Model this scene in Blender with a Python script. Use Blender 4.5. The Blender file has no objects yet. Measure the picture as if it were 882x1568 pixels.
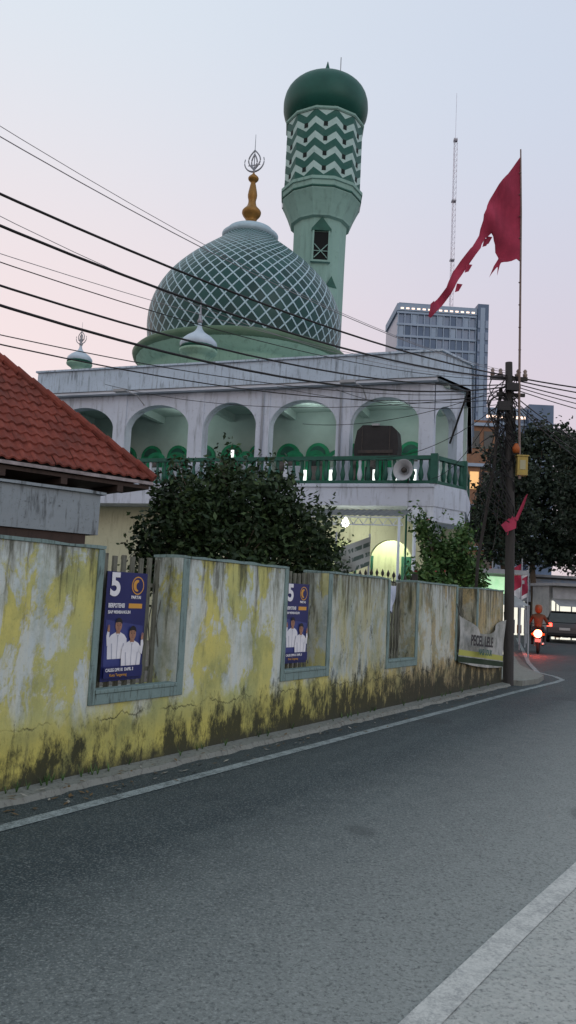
import bpy, math, random
from mathutils import Vector, Matrix, noise as mnoise
random.seed(7)
sc=bpy.context.scene
COL=sc.collection
# ------------------------------------------------------------ material helper
class G:
    def __init__(s,name,rough=.8,metal=0.0,spec=.3):
        s.m=bpy.data.materials.new(name); s.m.use_nodes=True
        s.nt=s.m.node_tree; s.b=s.nt.nodes['Principled BSDF']
        s.b.inputs['Roughness'].default_value=rough
        s.b.inputs['Metallic'].default_value=metal
        s.b.inputs['Specular IOR Level'].default_value=spec
        s.tc=s.nt.nodes.new('ShaderNodeTexCoord')
    def set(s,inp,v):
        if isinstance(v,bpy.types.NodeSocket): s.nt.links.new(v,inp)
        elif isinstance(v,(tuple,list)):
            n=len(inp.default_value); v=tuple(v)
            if len(v)<n: v=v+(1,)*(n-len(v))
            inp.default_value=v
        else: inp.default_value=v
    @property
    def P(s): return s.tc.outputs['Object']
    def math(s,op,a,b=0.0,clamp=False):
        n=s.nt.nodes.new('ShaderNodeMath'); n.operation=op; n.use_clamp=clamp
        s.set(n.inputs[0],a); s.set(n.inputs[1],b); return n.outputs[0]
    def scale(s,v,sc_):
        n=s.nt.nodes.new('ShaderNodeVectorMath'); n.operation='MULTIPLY'
        s.set(n.inputs[0],v); s.set(n.inputs[1],sc_); return n.outputs[0]
    def xyz(s,v):
        n=s.nt.nodes.new('ShaderNodeSeparateXYZ'); s.set(n.inputs[0],v); return n.outputs
    def noise(s,v,scale,detail=4,rough=.55,dist=0):
        n=s.nt.nodes.new('ShaderNodeTexNoise'); s.set(n.inputs['Vector'],v)
        n.inputs['Scale'].default_value=scale; n.inputs['Detail'].default_value=detail
        n.inputs['Roughness'].default_value=rough; n.inputs['Distortion'].default_value=dist
        return n.outputs['Fac']
    def vor(s,v,scale,feature='DISTANCE_TO_EDGE'):
        n=s.nt.nodes.new('ShaderNodeTexVoronoi'); n.feature=feature; s.set(n.inputs['Vector'],v)
        n.inputs['Scale'].default_value=scale; return n.outputs['Distance']
    def ramp(s,f,a,b,lo=0.0,hi=1.0):
        n=s.nt.nodes.new('ShaderNodeMapRange'); n.clamp=True; s.set(n.inputs[0],f)
        s.set(n.inputs[1],a); s.set(n.inputs[2],b); s.set(n.inputs[3],lo); s.set(n.inputs[4],hi); return n.outputs[0]
    def mix(s,f,a,b):
        n=s.nt.nodes.new('ShaderNodeMix'); n.data_type='RGBA'
        s.set(n.inputs[0],f); s.set(n.inputs[6],a); s.set(n.inputs[7],b); return n.outputs[2]
    def island(s):
        n=s.nt.nodes.new('ShaderNodeNewGeometry'); return n.outputs['Random Per Island']
    def color(s,c): s.set(s.b.inputs['Base Color'],c)
    def bump(s,h,strength=.3,dist=.02):
        n=s.nt.nodes.new('ShaderNodeBump'); n.inputs['Strength'].default_value=strength
        n.inputs['Distance'].default_value=dist; s.set(n.inputs['Height'],h)
        s.nt.links.new(n.outputs[0],s.b.inputs['Normal'])
    def emit(s,c,st):
        s.set(s.b.inputs['Emission Color'],c); s.b.inputs['Emission Strength'].default_value=st

def simple(name,c,c2=None,rough=.7,metal=0,scale=3,emit=0,bump=0,spec=.3):
    g=G(name,rough,metal,spec)
    if c2 is None: c2=tuple(x*.7 for x in c)
    n=g.noise(g.P,scale,6,.6)
    col=g.mix(g.ramp(n,.35,.7),c,c2)
    g.color(col)
    if bump: g.bump(g.noise(g.P,scale*8,3),bump,.01)
    if emit: g.emit(c,emit)
    return g.m
def weathered(name,c,dirt=(.09,.095,.085),amt=.55,scale=1.0,rough=.8):
    """painted render with vertical rain streaks and blotches"""
    g=G(name,rough)
    st=g.noise(g.scale(g.P,(3.2,3.2,.45)),2*scale,6,.65)
    bl=g.noise(g.P,.9*scale,7,.6)
    col=g.mix(g.ramp(bl,.3,.75),c,tuple(x*.82 for x in c))
    col=g.mix(g.math('MULTIPLY',g.ramp(st,.52,.75),amt),col,dirt)
    fine=g.noise(g.P,9*scale,6,.7)
    col=g.mix(g.math('MULTIPLY',g.ramp(fine,.58,.75),amt*.8),col,dirt)
    g.color(col); g.bump(fine,.15,.01); return g.m

# ------------------------------------------------------------ mesh builder
class MB:
    def __init__(s): s.v=[];s.f=[];s.mi=[];s.uv={} ;s.smooth=[]
    def add(s,vs,fs,m=0,sm=False):
        o=len(s.v); s.v+= [tuple(p) for p in vs]
        for f in fs: s.f.append([i+o for i in f]); s.mi.append(m); s.smooth.append(sm)
    def box(s,x0,x1,y0,y1,z0,z1,m=0,M=None):
        vs=[(x0,y0,z0),(x1,y0,z0),(x1,y1,z0),(x0,y1,z0),(x0,y0,z1),(x1,y0,z1),(x1,y1,z1),(x0,y1,z1)]
        if M is not None: vs=[M@Vector(p) for p in vs]
        s.add(vs,[(0,3,2,1),(4,5,6,7),(0,1,5,4),(1,2,6,5),(2,3,7,6),(3,0,4,7)],m)
    def lathe(s,prof,seg=24,c=(0,0,0),m=0,sm=True,M=None,ph=0):
        vs=[]
        for r,z in prof:
            for i in range(seg):
                a=2*math.pi*i/seg+ph; vs.append(Vector((r*math.cos(a),r*math.sin(a),z)))
        if M is not None: vs=[M@p for p in vs]
        vs=[p+Vector(c) for p in vs]; fs=[]
        for j in range(len(prof)-1):
            for i in range(seg):
                k=(i+1)%seg; fs.append((j*seg+i,j*seg+k,(j+1)*seg+k,(j+1)*seg+i))
        s.add(vs,fs,m,sm)
    def tube(s,pts,r,m=0,seg=8,r2=None,sm=True,cap=True):
        pts=[Vector(p) for p in pts]; n=len(pts); vs=[];fs=[]
        up=Vector((0,0,1))
        for i,p in enumerate(pts):
            d=(pts[min(i+1,n-1)]-pts[max(i-1,0)]).normalized()
            x=d.cross(up)
            if x.length<.05: x=d.cross(Vector((1,0,0)))
            x.normalize(); y=x.cross(d)
            rr=r if r2 is None else r+(r2-r)*i/(n-1)
            for k in range(seg):
                a=2*math.pi*k/seg; vs.append(p+x*rr*math.cos(a)+y*rr*math.sin(a))
        for i in range(n-1):
            for k in range(seg):
                k2=(k+1)%seg; fs.append((i*seg+k,i*seg+k2,(i+1)*seg+k2,(i+1)*seg+k))
        if cap: fs.append(tuple(range(seg))); fs.append(tuple((n-1)*seg+k for k in range(seg)))
        s.add(vs,fs,m,sm)
    def poly(s,vs,m=0): s.add(vs,[tuple(range(len(vs)))],m)
    def extrude(s,outline,y0,y1,m=0,M=None):
        n=len(outline); vs=[Vector((x,y0,z)) for x,z in outline]+[Vector((x,y1,z)) for x,z in outline]
        if M is not None: vs=[M@p for p in vs]
        fs=[tuple(range(n)),tuple(reversed(range(n,2*n)))]
        for i in range(n): j=(i+1)%n; fs.append((i,i+n,j+n,j))
        s.add(vs,fs,m)
    def slab(s,pl,z0,z1,m=0):
        n=len(pl); s.add([(x,y,z0) for x,y in pl]+[(x,y,z1) for x,y in pl],[tuple(reversed(range(n))),tuple(range(n,2*n))]+[(i,(i+1)%n,(i+1)%n+n,i+n) for i in range(n)],m)
    def make(s,name,mats,parent=None,M=None,bevel=0):
        me=bpy.data.meshes.new(name); me.from_pydata([tuple(p) for p in s.v],[],s.f)
        for m in mats: me.materials.append(m)
        me.polygons.foreach_set('material_index',s.mi); me.polygons.foreach_set('use_smooth',s.smooth)
        me.update()
        o=bpy.data.objects.new(name,me); COL.objects.link(o)
        if parent: o.parent=parent
        if M is not None: o.matrix_world=M
        if bevel:
            b=o.modifiers.new('bevel','BEVEL'); b.width=bevel; b.segments=2; b.limit_method='ANGLE'
        return o
def empty(name,M=None):
    e=bpy.data.objects.new(name,None); COL.objects.link(e)
    if M is not None: e.matrix_world=M
    e.empty_display_size=.3
    return e
def frame(o,ex,ey):
    ex=Vector(ex).normalized(); ey=Vector(ey).normalized()
    m=Matrix.Identity(4)
    for i in range(3):
        m[i][0]=(ex[0],ex[1],0)[i]; m[i][1]=(ey[0],ey[1],0)[i]; m[i][2]=(0,0,1)[i]; m[i][3]=(o[0],o[1],o[2] if len(o)>2 else 0)[i]
    return m
def text(body,size,x,z,mat,parent,y=-.006,align='LEFT',sx=1.0,bold=0.0,extr=.001,rot=0):
    cu=bpy.data.curves.new('lettering','FONT'); cu.body=body; cu.size=size; cu.align_x=align; cu.extrude=extr; cu.offset=bold
    cu.materials.append(mat)
    o=bpy.data.objects.new('lettering',cu); COL.objects.link(o); o.parent=parent
    o.matrix_local=Matrix.Translation((x,y,z))@Matrix.Rotation(math.pi/2,4,'X')@Matrix.Rotation(rot,4,'Z')@Matrix.Diagonal((sx,1,1,1))
    return o
def T(x,y,z): return Matrix.Translation((x,y,z))
# ------------------------------------------------------------ camera
cam=bpy.data.cameras.new('camera'); co=bpy.data.objects.new('camera',cam); COL.objects.link(co)
p=.1065; r=.05
F=Vector((0,math.cos(p),math.sin(p))); U=Vector((0,-math.sin(p),math.cos(p))); R=Vector((1,0,0))
Cx=math.cos(r)*R+math.sin(r)*U; Cy=-math.sin(r)*R+math.cos(r)*U
m=Matrix.Identity(4)
for i in range(3): m[i][0]=Cx[i]; m[i][1]=Cy[i]; m[i][2]=-F[i]
m[2][3]=1.6
co.matrix_world=m
cam.sensor_fit='VERTICAL'; cam.sensor_height=36; cam.lens=27.71; cam.clip_end=30000; cam.clip_start=.05
sc.camera=co
sc.view_settings.view_transform='Standard'; sc.view_settings.look='None'; sc.view_settings.exposure=0
# ------------------------------------------------------------ world
w=bpy.data.worlds.new('World'); sc.world=w; w.use_nodes=True; nt=w.node_tree; nt.nodes.clear()
out=nt.nodes.new('ShaderNodeOutputWorld'); bg=nt.nodes.new('ShaderNodeBackground'); bg2=nt.nodes.new('ShaderNodeBackground'); ad=nt.nodes.new('ShaderNodeAddShader')
sky=nt.nodes.new('ShaderNodeTexSky'); sky.sky_type='NISHITA'; sky.sun_disc=False; sky.sun_elevation=math.radians(12); sky.sun_rotation=math.radians(150)
nt.links.new(sky.outputs[0],bg.inputs[0]); bg.inputs[1].default_value=.02
tc=nt.nodes.new('ShaderNodeTexCoord'); sx=nt.nodes.new('ShaderNodeSeparateXYZ'); nt.links.new(tc.outputs['Generated'],sx.inputs[0])
def mr(s_,a,b):
    n=nt.nodes.new('ShaderNodeMapRange'); n.interpolation_type='SMOOTHSTEP'; nt.links.new(s_,n.inputs[0]); n.inputs[1].default_value=a; n.inputs[2].default_value=b; return n.outputs[0]
def wm(f,a,b):
    n=nt.nodes.new('ShaderNodeMix'); n.data_type='RGBA'; nt.links.new(f,n.inputs[0])
    for k,v in ((6,a),(7,b)):
        if isinstance(v,tuple): n.inputs[k].default_value=v+(1,)
        else: nt.links.new(v,n.inputs[k])
    return n.outputs[2]
left=wm(mr(sx.outputs[2],.24,.68),(.92,.74,.72),(.73,.80,.87))
right=wm(mr(sx.outputs[2],.15,.60),(.70,.58,.65),(.62,.68,.80))
hz=wm(mr(sx.outputs[0],-.38,.40),left,right)
nt.links.new(hz,bg2.inputs[0]); bg2.inputs[1].default_value=.96
nt.links.new(bg.outputs[0],ad.inputs[0]); nt.links.new(bg2.outputs[0],ad.inputs[1]); nt.links.new(ad.outputs[0],out.inputs[0])
sl=bpy.data.lights.new('sun','SUN'); sl.energy=.3; sl.angle=math.radians(25); sl.color=(.97,.97,1)
so=bpy.data.objects.new('sun',sl); COL.objects.link(so)
so.rotation_euler=Vector((-.45,.8,-.42)).to_track_quat('-Z','Y').to_euler()
# ------------------------------------------------------------ frames
WM=frame((-2.02,6.03,0),(.5326,.8463),(-.8463,.5326))
MM=frame((4.21,22,0),(.945,-.33),(.33,.945))
# ------------------------------------------------------------ shared materials
white=weathered('white_paint',(.54,.61,.71),(.12,.14,.16),.75,.9)
white_clean=simple('white_plaster',(.56,.63,.71),(.44,.50,.58),.7,scale=.8)
fascia_m=weathered('stained_fascia',(.45,.56,.67),(.09,.11,.125),1.0,1.6)
dkgreen=simple('dark_green_paint',(.010,.07,.052),(.02,.11,.08),.5)
black=simple('black_plastic',(.012,.013,.015),(.02,.02,.022),.55)
darkmetal=simple('dark_metal',(.03,.032,.033),(.06,.05,.045),.5,.3,scale=8)
concrete=weathered('old_concrete',(.25,.30,.33),(.025,.028,.028),1.0,3.2)
grey=simple('grey_paint',(.33,.35,.37),(.24,.26,.28),.6)
# ------------------------------------------------------------ ground and road
g=G('ground_dirt',.95); n=g.noise(g.P,.8,6)
g.color(g.mix(n,(.10,.095,.085),(.17,.16,.145))); ground_m=g.m
b=MB(); S=9000
b.poly([(-S,-S,0),(S,-S,0),(S,S,0),(-S,S,0)]); b.make('ground',[ground_m])
def lat(g):
    X,Y,Z=g.xyz(g.P)
    return g.math('SUBTRACT',g.math('MULTIPLY',g.math('ADD',X,2.02),.8463),g.math('MULTIPLY',g.math('SUBTRACT',Y,6.03),.5326))
def wallaligned(g,sx_,sy_):
    X,Y,Z=g.xyz(g.P); l_=lat(g)
    al=g.math('ADD',g.math('MULTIPLY',X,.5326),g.math('MULTIPLY',Y,.8463))
    c=g.nt.nodes.new('ShaderNodeCombineXYZ'); g.set(c.inputs[0],g.math('MULTIPLY',al,sx_)); g.set(c.inputs[1],g.math('MULTIPLY',l_,sy_)); return c.outputs[0]
g=G('asphalt',.74,0,.35)
lw=lat(g); big=g.noise(g.P,.45,6,.6); fine=g.noise(g.P,42,5,.8); gr=g.noise(g.P,80,2,.6); track=g.noise(wallaligned(g,.12,1.7),1.5,4,.55)
mid=g.noise(g.P,4,7,.75)
col=g.mix(g.ramp(big,.35,.68),(.017,.033,.040),(.030,.050,.056))
col=g.mix(g.math('MULTIPLY',g.ramp(track,.45,.7),.5),col,(.052,.076,.080))
painted_light=g.math('ADD',g.ramp(lw,1.5,4.0,0,1),g.math('MULTIPLY',g.math('SUBTRACT',mid,.5),.45),True)  # light on the road painted into the colour, stronger away from the wall
col=g.mix(painted_light,col,(.27,.30,.285))
col=g.mix(g.math('MULTIPLY',g.ramp(gr,.50,.70),g.ramp(lw,0,3.5,.30,.8)),col,(.30,.335,.32))  # pale grain strengthens the same painted light towards the right
col=g.mix(g.math('MULTIPLY',g.ramp(fine,.50,.68),.8),col,(.014,.020,.022))
rp=g.ramp(g.noise(g.P,.5,2,.4),.62,.635); col=g.mix(g.math('MULTIPLY',rp,.35),col,(.02,.028,.03))
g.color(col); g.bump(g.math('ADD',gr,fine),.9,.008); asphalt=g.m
g=G('worn_lit_concrete_shoulder',.9)
fine=g.noise(g.P,36,5,.8); big=g.noise(g.P,1.6,7,.7); peb=g.vor(g.P,34,'F1')
col=g.mix(g.ramp(big,.3,.7),(.33,.36,.34),(.47,.49,.46))  # worn concrete, painted paler to carry the light falling on this side
col=g.mix(g.ramp(fine,.50,.66),col,(.17,.185,.18)); col=g.mix(g.ramp(peb,.1,.25,.6,0),col,(.52,.53,.50)); g.color(col); g.bump(g.math('ADD',fine,peb),.9,.01); shoulder_m=g.m
def strip(name,L_,R_,z,mat):
    b=MB(); n=len(L_); b.add([(x,y,z) for x,y in L_]+[(x,y,z) for x,y in R_],[(i,i+n,i+n+1,i+1) for i in range(n-1)])
    return b.make(name,[mat])
def onl(t,q): v=WM@Vector((t,q,0)); return (v.x,v.y)
roadL=[onl(-18,-.12),onl(-12,-.12),onl(-5,-.12),onl(-2,-.12),onl(0,-.12),onl(2,-.12),onl(5,-.12),onl(12.3,-.12),(6.6,21),(8.7,30),(12,42),(26,90)]
roadR=[(-9,-12),(-3.6,-3.8),(-1,.6),(.1,2.45),(.62,3.22),(1.17,4.02),(1.95,5.12),(4.2,8.4),(13,21.6),(17.5,31),(22,42),(42,90)]
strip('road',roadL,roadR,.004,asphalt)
shR=[(x+8,y-5) for x,y in roadR]
strip('road_shoulder',roadR,shR,.0045,shoulder_m)
def linem(name,c,lo,a,bb):
    g=G(name,.75)
    f1=g.noise(g.P,6,7,.8); f2=g.noise(g.P,70,3,.7)
    g.color(g.mix(g.ramp(g.math('ADD',g.math('MULTIPLY',f1,.55),g.math('MULTIPLY',f2,.45)),a,bb),c,lo)); g.bump(f2,.6,.006); return g.m
line_m=linem('worn_line_paint',(.27,.325,.33),(.070,.092,.095),.45,.60)
line_r=linem('pale_line_paint',(.50,.52,.49),(.30,.32,.31),.44,.58)  # right edge line, paler than the left one
def linestrip(name,pts,wd,z,mt=None):
    L_=[];R_=[]
    for i,(x,y) in enumerate(pts):
        a=Vector(pts[max(i-1,0)]);c=Vector(pts[min(i+1,len(pts)-1)]); d=(c-a).normalized(); nn=Vector((-d.y,d.x))*wd/2
        L_.append((x+nn.x,y+nn.y)); R_.append((x-nn.x,y-nn.y))
    return strip(name,L_,R_,z,mt or line_m)
lp=[(-7.6,-3.9),(-1.77,5.33),(-.14,7.9),(1.3,10.17),(2.78,12.5),(4.3,14.95),(5.6,16.95),(6.1,17.7),(6.5,18.4),(6.6,19.2),(6.5,20.2),(7.3,23.5),(9.1,30),(12.4,42)]
linestrip('road_edge_line',lp,.12,.009)
linestrip('road_edge_line',[(-3.6,-3.8),(-1,.6),(.1,2.45),(.62,3.22),(1.17,4.02),(1.95,5.12),(4.2,8.4),(13,21.6),(17,30)],.13,.009,line_r)
b=MB(); N=160; vs=[]
for i in range(N+1):
    t=-6+18.6*i/N; q=-.17-.05*mnoise.noise(Vector((t*2.2,0,3)))-.035*mnoise.noise(Vector((t*9,0,3)))
    for (qq,z) in ((q-.03,.0),(q,.045+.012*mnoise.noise(Vector((t*5,1,1)))),(-.001,.06)): vs.append(WM@Vector((t,qq,z)))
fs=[]
for i in range(N):
    for k in range(2): fs.append((i*3+k,(i+1)*3+k,(i+1)*3+k+1,i*3+k+1))
b.add(vs,fs)
kerb_m=weathered('kerb_concrete',(.20,.22,.20),(.04,.045,.038),1.0,4)
b.make('kerb',[kerb_m])
b=MB(); pts=[(4.55,16.62),(5.0,16.5),(5.55,17.2),(6.0,18.2),(6.15,19.6),(6.3,21),(7.3,25),(3,25),(3.2,17.4)]
b.slab(pts,0,.11); b.make('pavement',[kerb_m])
# ------------------------------------------------------------ boundary wall
g=G('mouldy_yellow_paint',.85)
X,Y,Z=g.xyz(g.P)
big=g.noise(g.P,1.1,6,.6); st=g.noise(g.scale(g.P,(5,5,.6)),1.6,8,.7); fine=g.noise(g.P,14,6,.75)
blot=g.noise(g.scale(g.P,(1.5,1.5,.75)),1.5,10,.68,.35)
col=g.mix(g.ramp(big,.35,.65),(.56,.53,.16),(.40,.44,.19))
plinth=g.ramp(Z,.30,.55,1,0); col=g.mix(g.math('MULTIPLY',plinth,.6),col,(.48,.44,.09))
beige=g.mix(g.ramp(fine,.4,.6),(.42,.34,.17),(.28,.245,.15))
far=g.ramp(g.math('ADD',X,g.math('MULTIPLY',big,2.0)),5.2,9.2)
col=g.mix(far,col,beige)
zm=g.ramp(g.math('ADD',Z,g.math('MULTIPLY',g.math('SUBTRACT',blot,.5),.9)),.52,.72)
peel=g.math('MULTIPLY',g.ramp(g.math('ADD',g.math('ADD',blot,g.math('MULTIPLY',fine,.14)),g.math('MULTIPLY',st,.10)),.585,.635),zm)
peel=g.math('MULTIPLY',peel,g.ramp(X,7.5,11,1,.35))
col=g.mix(g.math('MULTIPLY',peel,.92),col,g.mix(g.ramp(st,.4,.6),(.47,.57,.60),(.58,.63,.57)))
gp=g.math('MULTIPLY',g.math('MULTIPLY',g.ramp(X,4.6,5.2),g.ramp(X,6.9,9.4,1,0)),zm)
col=g.mix(g.math('MULTIPLY',gp,.7),col,g.mix(g.ramp(st,.4,.6),(.30,.38,.39),(.42,.42,.26)))
col=g.mix(g.math('MULTIPLY',g.ramp(g.noise(g.scale(g.P,(1,1,.6)),2.6,8,.72),.48,.66),.6),col,(.15,.19,.09))
col=g.mix(g.math('MULTIPLY',g.ramp(st,.52,.74),.32),col,(.15,.17,.11))
top=g.ramp(Z,.8,1.95,0,.26)
col=g.mix(g.math('MULTIPLY',g.ramp(g.math('ADD',st,top),.67,.84),.85),col,(.035,.042,.032))
# black mould low down, heavier with distance
lowm=g.math('ADD',g.ramp(Z,.0,.85,.22,-.05),g.ramp(X,1.0,5.5,.0,.085))
mn=g.noise(g.scale(g.P,(2.6,2.6,1.2)),1.7,10,.78)
mould=g.ramp(g.math('ADD',mn,lowm),.59,.71)
col=g.mix(g.math('MULTIPLY',mould,.93),col,(.020,.025,.018))
col=g.mix(g.ramp(g.math('ADD',Z,g.math('MULTIPLY',fine,.14)),.12,.24,.85,0),col,(.04,.045,.033))
sp=g.ramp(g.noise(g.P,38,4,.75),.58,.7)
col=g.mix(g.math('MULTIPLY',sp,g.math('ADD',g.math('MULTIPLY',mould,.4),.35)),col,(.06,.07,.045))
cz=g.math('ADD',.28,g.math('MULTIPLY',g.noise(g.scale(g.P,(1,0,0)),2.3,7,.65),.44))
ckd=g.math('ABSOLUTE',g.math('SUBTRACT',Z,cz))
ck=g.math('MULTIPLY',g.ramp(ckd,.001,.010,1,0),g.ramp(g.noise(g.P,1.6,4),.46,.56))
ckw=g.math('MULTIPLY',g.ramp(g.math('SUBTRACT',cz,Z),-.02,.10,0,1),g.ramp(g.math('SUBTRACT',cz,Z),.0,.2,1,0))
col=g.mix(g.math('MULTIPLY',ckw,.25),col,(.10,.11,.05))
col=g.mix(g.math('MULTIPLY',ck,.65),col,(.04,.045,.03))
g.color(col); g.bump(g.math('SUBTRACT',g.math('ADD',g.math('MULTIPLY',fine,.6),g.math('MULTIPLY',peel,-.5)),ck),.6,.012)
wall_m=g.m
frame_m=weathered('faded_blue_green_trim',(.19,.28,.27),(.035,.045,.035),1.0,5)
def gridbox(b,x0,x1,y0,y1,z0,z1,m=0,st=.09,amp=.006):
    def disp(p):
        v=Vector(p)
        d=Vector((mnoise.noise(v*2.3),mnoise.noise(v*2.3+Vector((9,9,9))),mnoise.noise(v*3.1+Vector((4,0,7)))))*amp
        if p[2]>.01: v=v+Vector((0,d.y,d.z*(1.8 if abs(p[2]-z1)<1e-6 and z1>1.5 else .0)))
        return v
    def face(o,a,bv,na,nb):
        vs=[disp(tuple(Vector(o)+Vector(a)*i/na+Vector(bv)*j/nb)) for j in range(nb+1) for i in range(na+1)]
        fs=[(j*(na+1)+i,j*(na+1)+i+1,(j+1)*(na+1)+i+1,(j+1)*(na+1)+i) for j in range(nb) for i in range(na)]
        b.add(vs,fs,m,True)
    nx=max(1,int((x1-x0)/st)); nz=max(1,int((z1-z0)/st)); ny=max(1,int((y1-y0)/st))
    face((x0,y0,z0),(x1-x0,0,0),(0,0,z1-z0),nx,nz)
    face((x1,y1,z0),(x0-x1,0,0),(0,0,z1-z0),nx,nz)
    face((x0,y0,z1),(x1-x0,0,0),(0,y1-y0,0),nx,ny)
    face((x0,y1,z0),(0,y0-y1,0),(0,0,z1-z0),ny,nz)
    face((x1,y0,z0),(0,y1-y0,0),(0,0,z1-z0),ny,nz)
TH=.36; H=1.92
wall=empty('boundary_wall',WM)
ops=[(.87,1.93,.70),(3.86,4.85,.71),(6.73,7.73,.71),(9.62,10.67,.71)]
b=MB(); x=-7
for (a0,a1,zs) in ops:
    gridbox(b,x,a0,0,TH,0,H); gridbox(b,a0,a1,0,TH,0,zs); x=a1
gridbox(b,x,12.38,0,TH,0,H)
o=b.make('masonry',[wall_m],wall,WM)
b=MB(); tops=[(-7,.87)]+[(ops[i][1],ops[i+1][0]) for i in range(3)]+[(10.67,12.38)]
for (a,c) in tops:
    gridbox(b,a,c,-.016,TH+.02,H+.002,H+.028,0,.08,.012)
b.make('coping',[frame_m],wall,WM)
b=MB()
for (a0,a1,zs) in ops:
    b.box(a0-.07,a0-.001,-.020,.0,zs-.09,H-.003); b.box(a1+.001,a1+.09,-.020,.0,zs-.09,H-.003)
    b.box(a0-.001,a1+.001,-.028,.10,zs+.001,zs+.035); b.box(a0,a1,-.020,.0,zs-.09,zs-.001)
b.make('window_trim',[frame_m],wall,WM,bevel=.006)
fence_m=weathered('rusty_grey_bars',(.15,.16,.13),(.035,.03,.025),1.0,8)
b=MB()
for k,(a0,a1,zs) in enumerate(ops):
    nb=9
    for i in range(nb):
        xx=a0+(i+.5)*(a1-a0)/nb; hh=H-.03+.03*random.random()
        b.box(xx-.024,xx+.024,.26,.285,zs+.0,hh)
        b.tube([(xx+.05+.03*math.sin(j*.9),.25,zs+.05+j*.1) for j in range(11)],.006,0,5)
    for zz in (zs+.12,H-.3): b.box(a0,a1,.286,.305,zz,zz+.04)
b.make('window_bars',[fence_m],wall,WM)
# ------------------------------------------------------------ campaign posters
navy=simple('poster_navy',(.013,.018,.10),(.02,.028,.13),.4,scale=2)
pw=simple('poster_white',(.74,.76,.80),(.62,.65,.70),.4,scale=7); porange=simple('poster_gold',(.62,.33,.06),(.55,.28,.05),.5)
pblue=simple('poster_panel_blue',(.03,.042,.17),(.05,.07,.24),.4,scale=3); pskin=simple('poster_skin',(.36,.20,.13),(.28,.15,.1),.5); pdark=simple('poster_dark',(.01,.01,.015),(.02,.02,.02),.5)
pshade=simple('poster_shirt_shade',(.45,.48,.55),(.35,.38,.46),.5)
def disc(cx,cz,rx,rz,y,n=20,a0=0,a1=2*math.pi): return [(cx+rx*math.cos(a0+(a1-a0)*i/n),y,cz+rz*math.sin(a0+(a1-a0)*i/n)) for i in range(n)]
def poster(t0,q,z0,wd,ht,tilt=0):
    M=WM@T(t0,q,z0)@Matrix.Rotation(tilt,4,'Z')
    e=empty('campaign_poster',M)
    b=MB(); b.poly([(0,0,0),(wd,0,0),(wd,0,ht),(0,0,ht)],0); b.box(0,wd,.003,.02,0,ht,1)
    o=b.make('board',[navy,darkmetal],e)
    b=MB()
    def body(cx,base,s,bow,y):
        P=lambda pts,yy,m: b.poly([(cx+px*s,yy,base+pz*s) for px,pz in pts],m)
        P([(-.52,0),(.52,0),(.56,.45),(.52,.78),(.38,.93),(.14,1.03),(-.14,1.03),(-.38,.93),(-.52,.78),(-.56,.45)],y,0)
        P([(-.30,0),(-.24,0),(-.30,.6),(-.36,.6)],y-.001,7); P([(.26,0),(.32,0),(.38,.6),(.32,.6)],y-.001,7)
        P([(-.02,0),(.02,0),(.02,.92),(-.02,.92)],y-.001,7)
        P([(-.12,.98),(.12,.98),(.11,1.14),(-.11,1.14)],y-.002,1)
        P([(-.16,1.04),(0,.9),(.16,1.04),(.1,.98),(0,.86),(-.1,.98)],y-.003,7)
        b.poly([(cx+bow*px*s,y-.004,base+pz*s) for px,pz in [(.40,.62),(.60,.50),(.66,.90),(.62,1.08),(.50,1.05),(.50,.85)]],0)
        b.poly(disc(cx+bow*.56*s,base+1.14*s,.07*s,.09*s,y-.005,12),1)
        for k in range(3): b.poly([(cx+bow*(.52+.045*k+dx)*s,y-.006,base+z_*s) for dx,z_ in ((-.014,1.2),(.014,1.2),(.014,1.34-.03*abs(k-1)),(-.014,1.34-.03*abs(k-1)))],1)
        b.poly(disc(cx,base+1.30*s,.19*s,.25*s,y-.004),1)
        b.poly(disc(cx,base+1.37*s,.205*s,.23*s,y-.005,14,0,math.pi),2)
        b.poly(disc(cx,base+1.33*s,.165*s,.10*s,y-.006,14,0,math.pi),1)
        for ex in (-.07,.07): b.poly(disc(cx+ex*s,base+1.31*s,.028*s,.016*s,y-.007,8),2); b.poly([(cx+(ex+d)*s,y-.007,base+z_*s) for d,z_ in ((-.05,1.36),(.05,1.36),(.04,1.375),(-.04,1.375))],2)
        b.poly([(cx+d*s,y-.007,base+z_*s) for d,z_ in ((-.025,1.22),(.025,1.22),(.01,1.29),(-.01,1.29))],8)
        b.poly(disc(cx,base+1.165*s,.06*s,.016*s,y-.007,8),8)
    W_=wd
    b.poly([(W_*.04,-.002,ht*.56),(W_*.96,-.002,ht*.50),(W_*.96,-.002,ht*.15),(W_*.04,-.002,ht*.12)],3)
    body(W_*.34,ht*.20,ht*.235,-1,-.004); body(W_*.68,ht*.11,ht*.245,1,-.013)
    b.poly([(W_*.03,-.022,ht*.03),(W_*.97,-.022,ht*.03),(W_*.97,-.022,ht*.135),(W_*.03,-.022,ht*.135)],4)
    cz=.88
    b.poly(disc(W_*.76,ht*cz,W_*.155,W_*.155,-.003,28),6); b.poly(disc(W_*.76,ht*cz,W_*.135,W_*.135,-.004,28),4)
    b.poly(disc(W_*.74,ht*cz,W_*.10,W_*.10,-.005,20,1.2,5.2),5); b.poly(disc(W_*.78,ht*(cz-.005),W_*.065,W_*.07,-.006,18),4)
    b.poly([(W_*.56,-.003,ht*.665),(W_*.90,-.003,ht*.665),(W_*.90,-.003,ht*.71),(W_*.56,-.003,ht*.71)],6)
    b.make('print',[pw,pskin,pdark,pblue,navy,porange,porange,pshade,simple('poster_lip',(.25,.10,.08),(.2,.1,.08),.5)],e)
    text('5',ht*.29,W_*.07,ht*.785,pw,e,-.006,bold=.010)
    text('PARTAI',ht*.042,W_*.60,ht*.755,pw,e,-.006,bold=.001)
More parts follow.
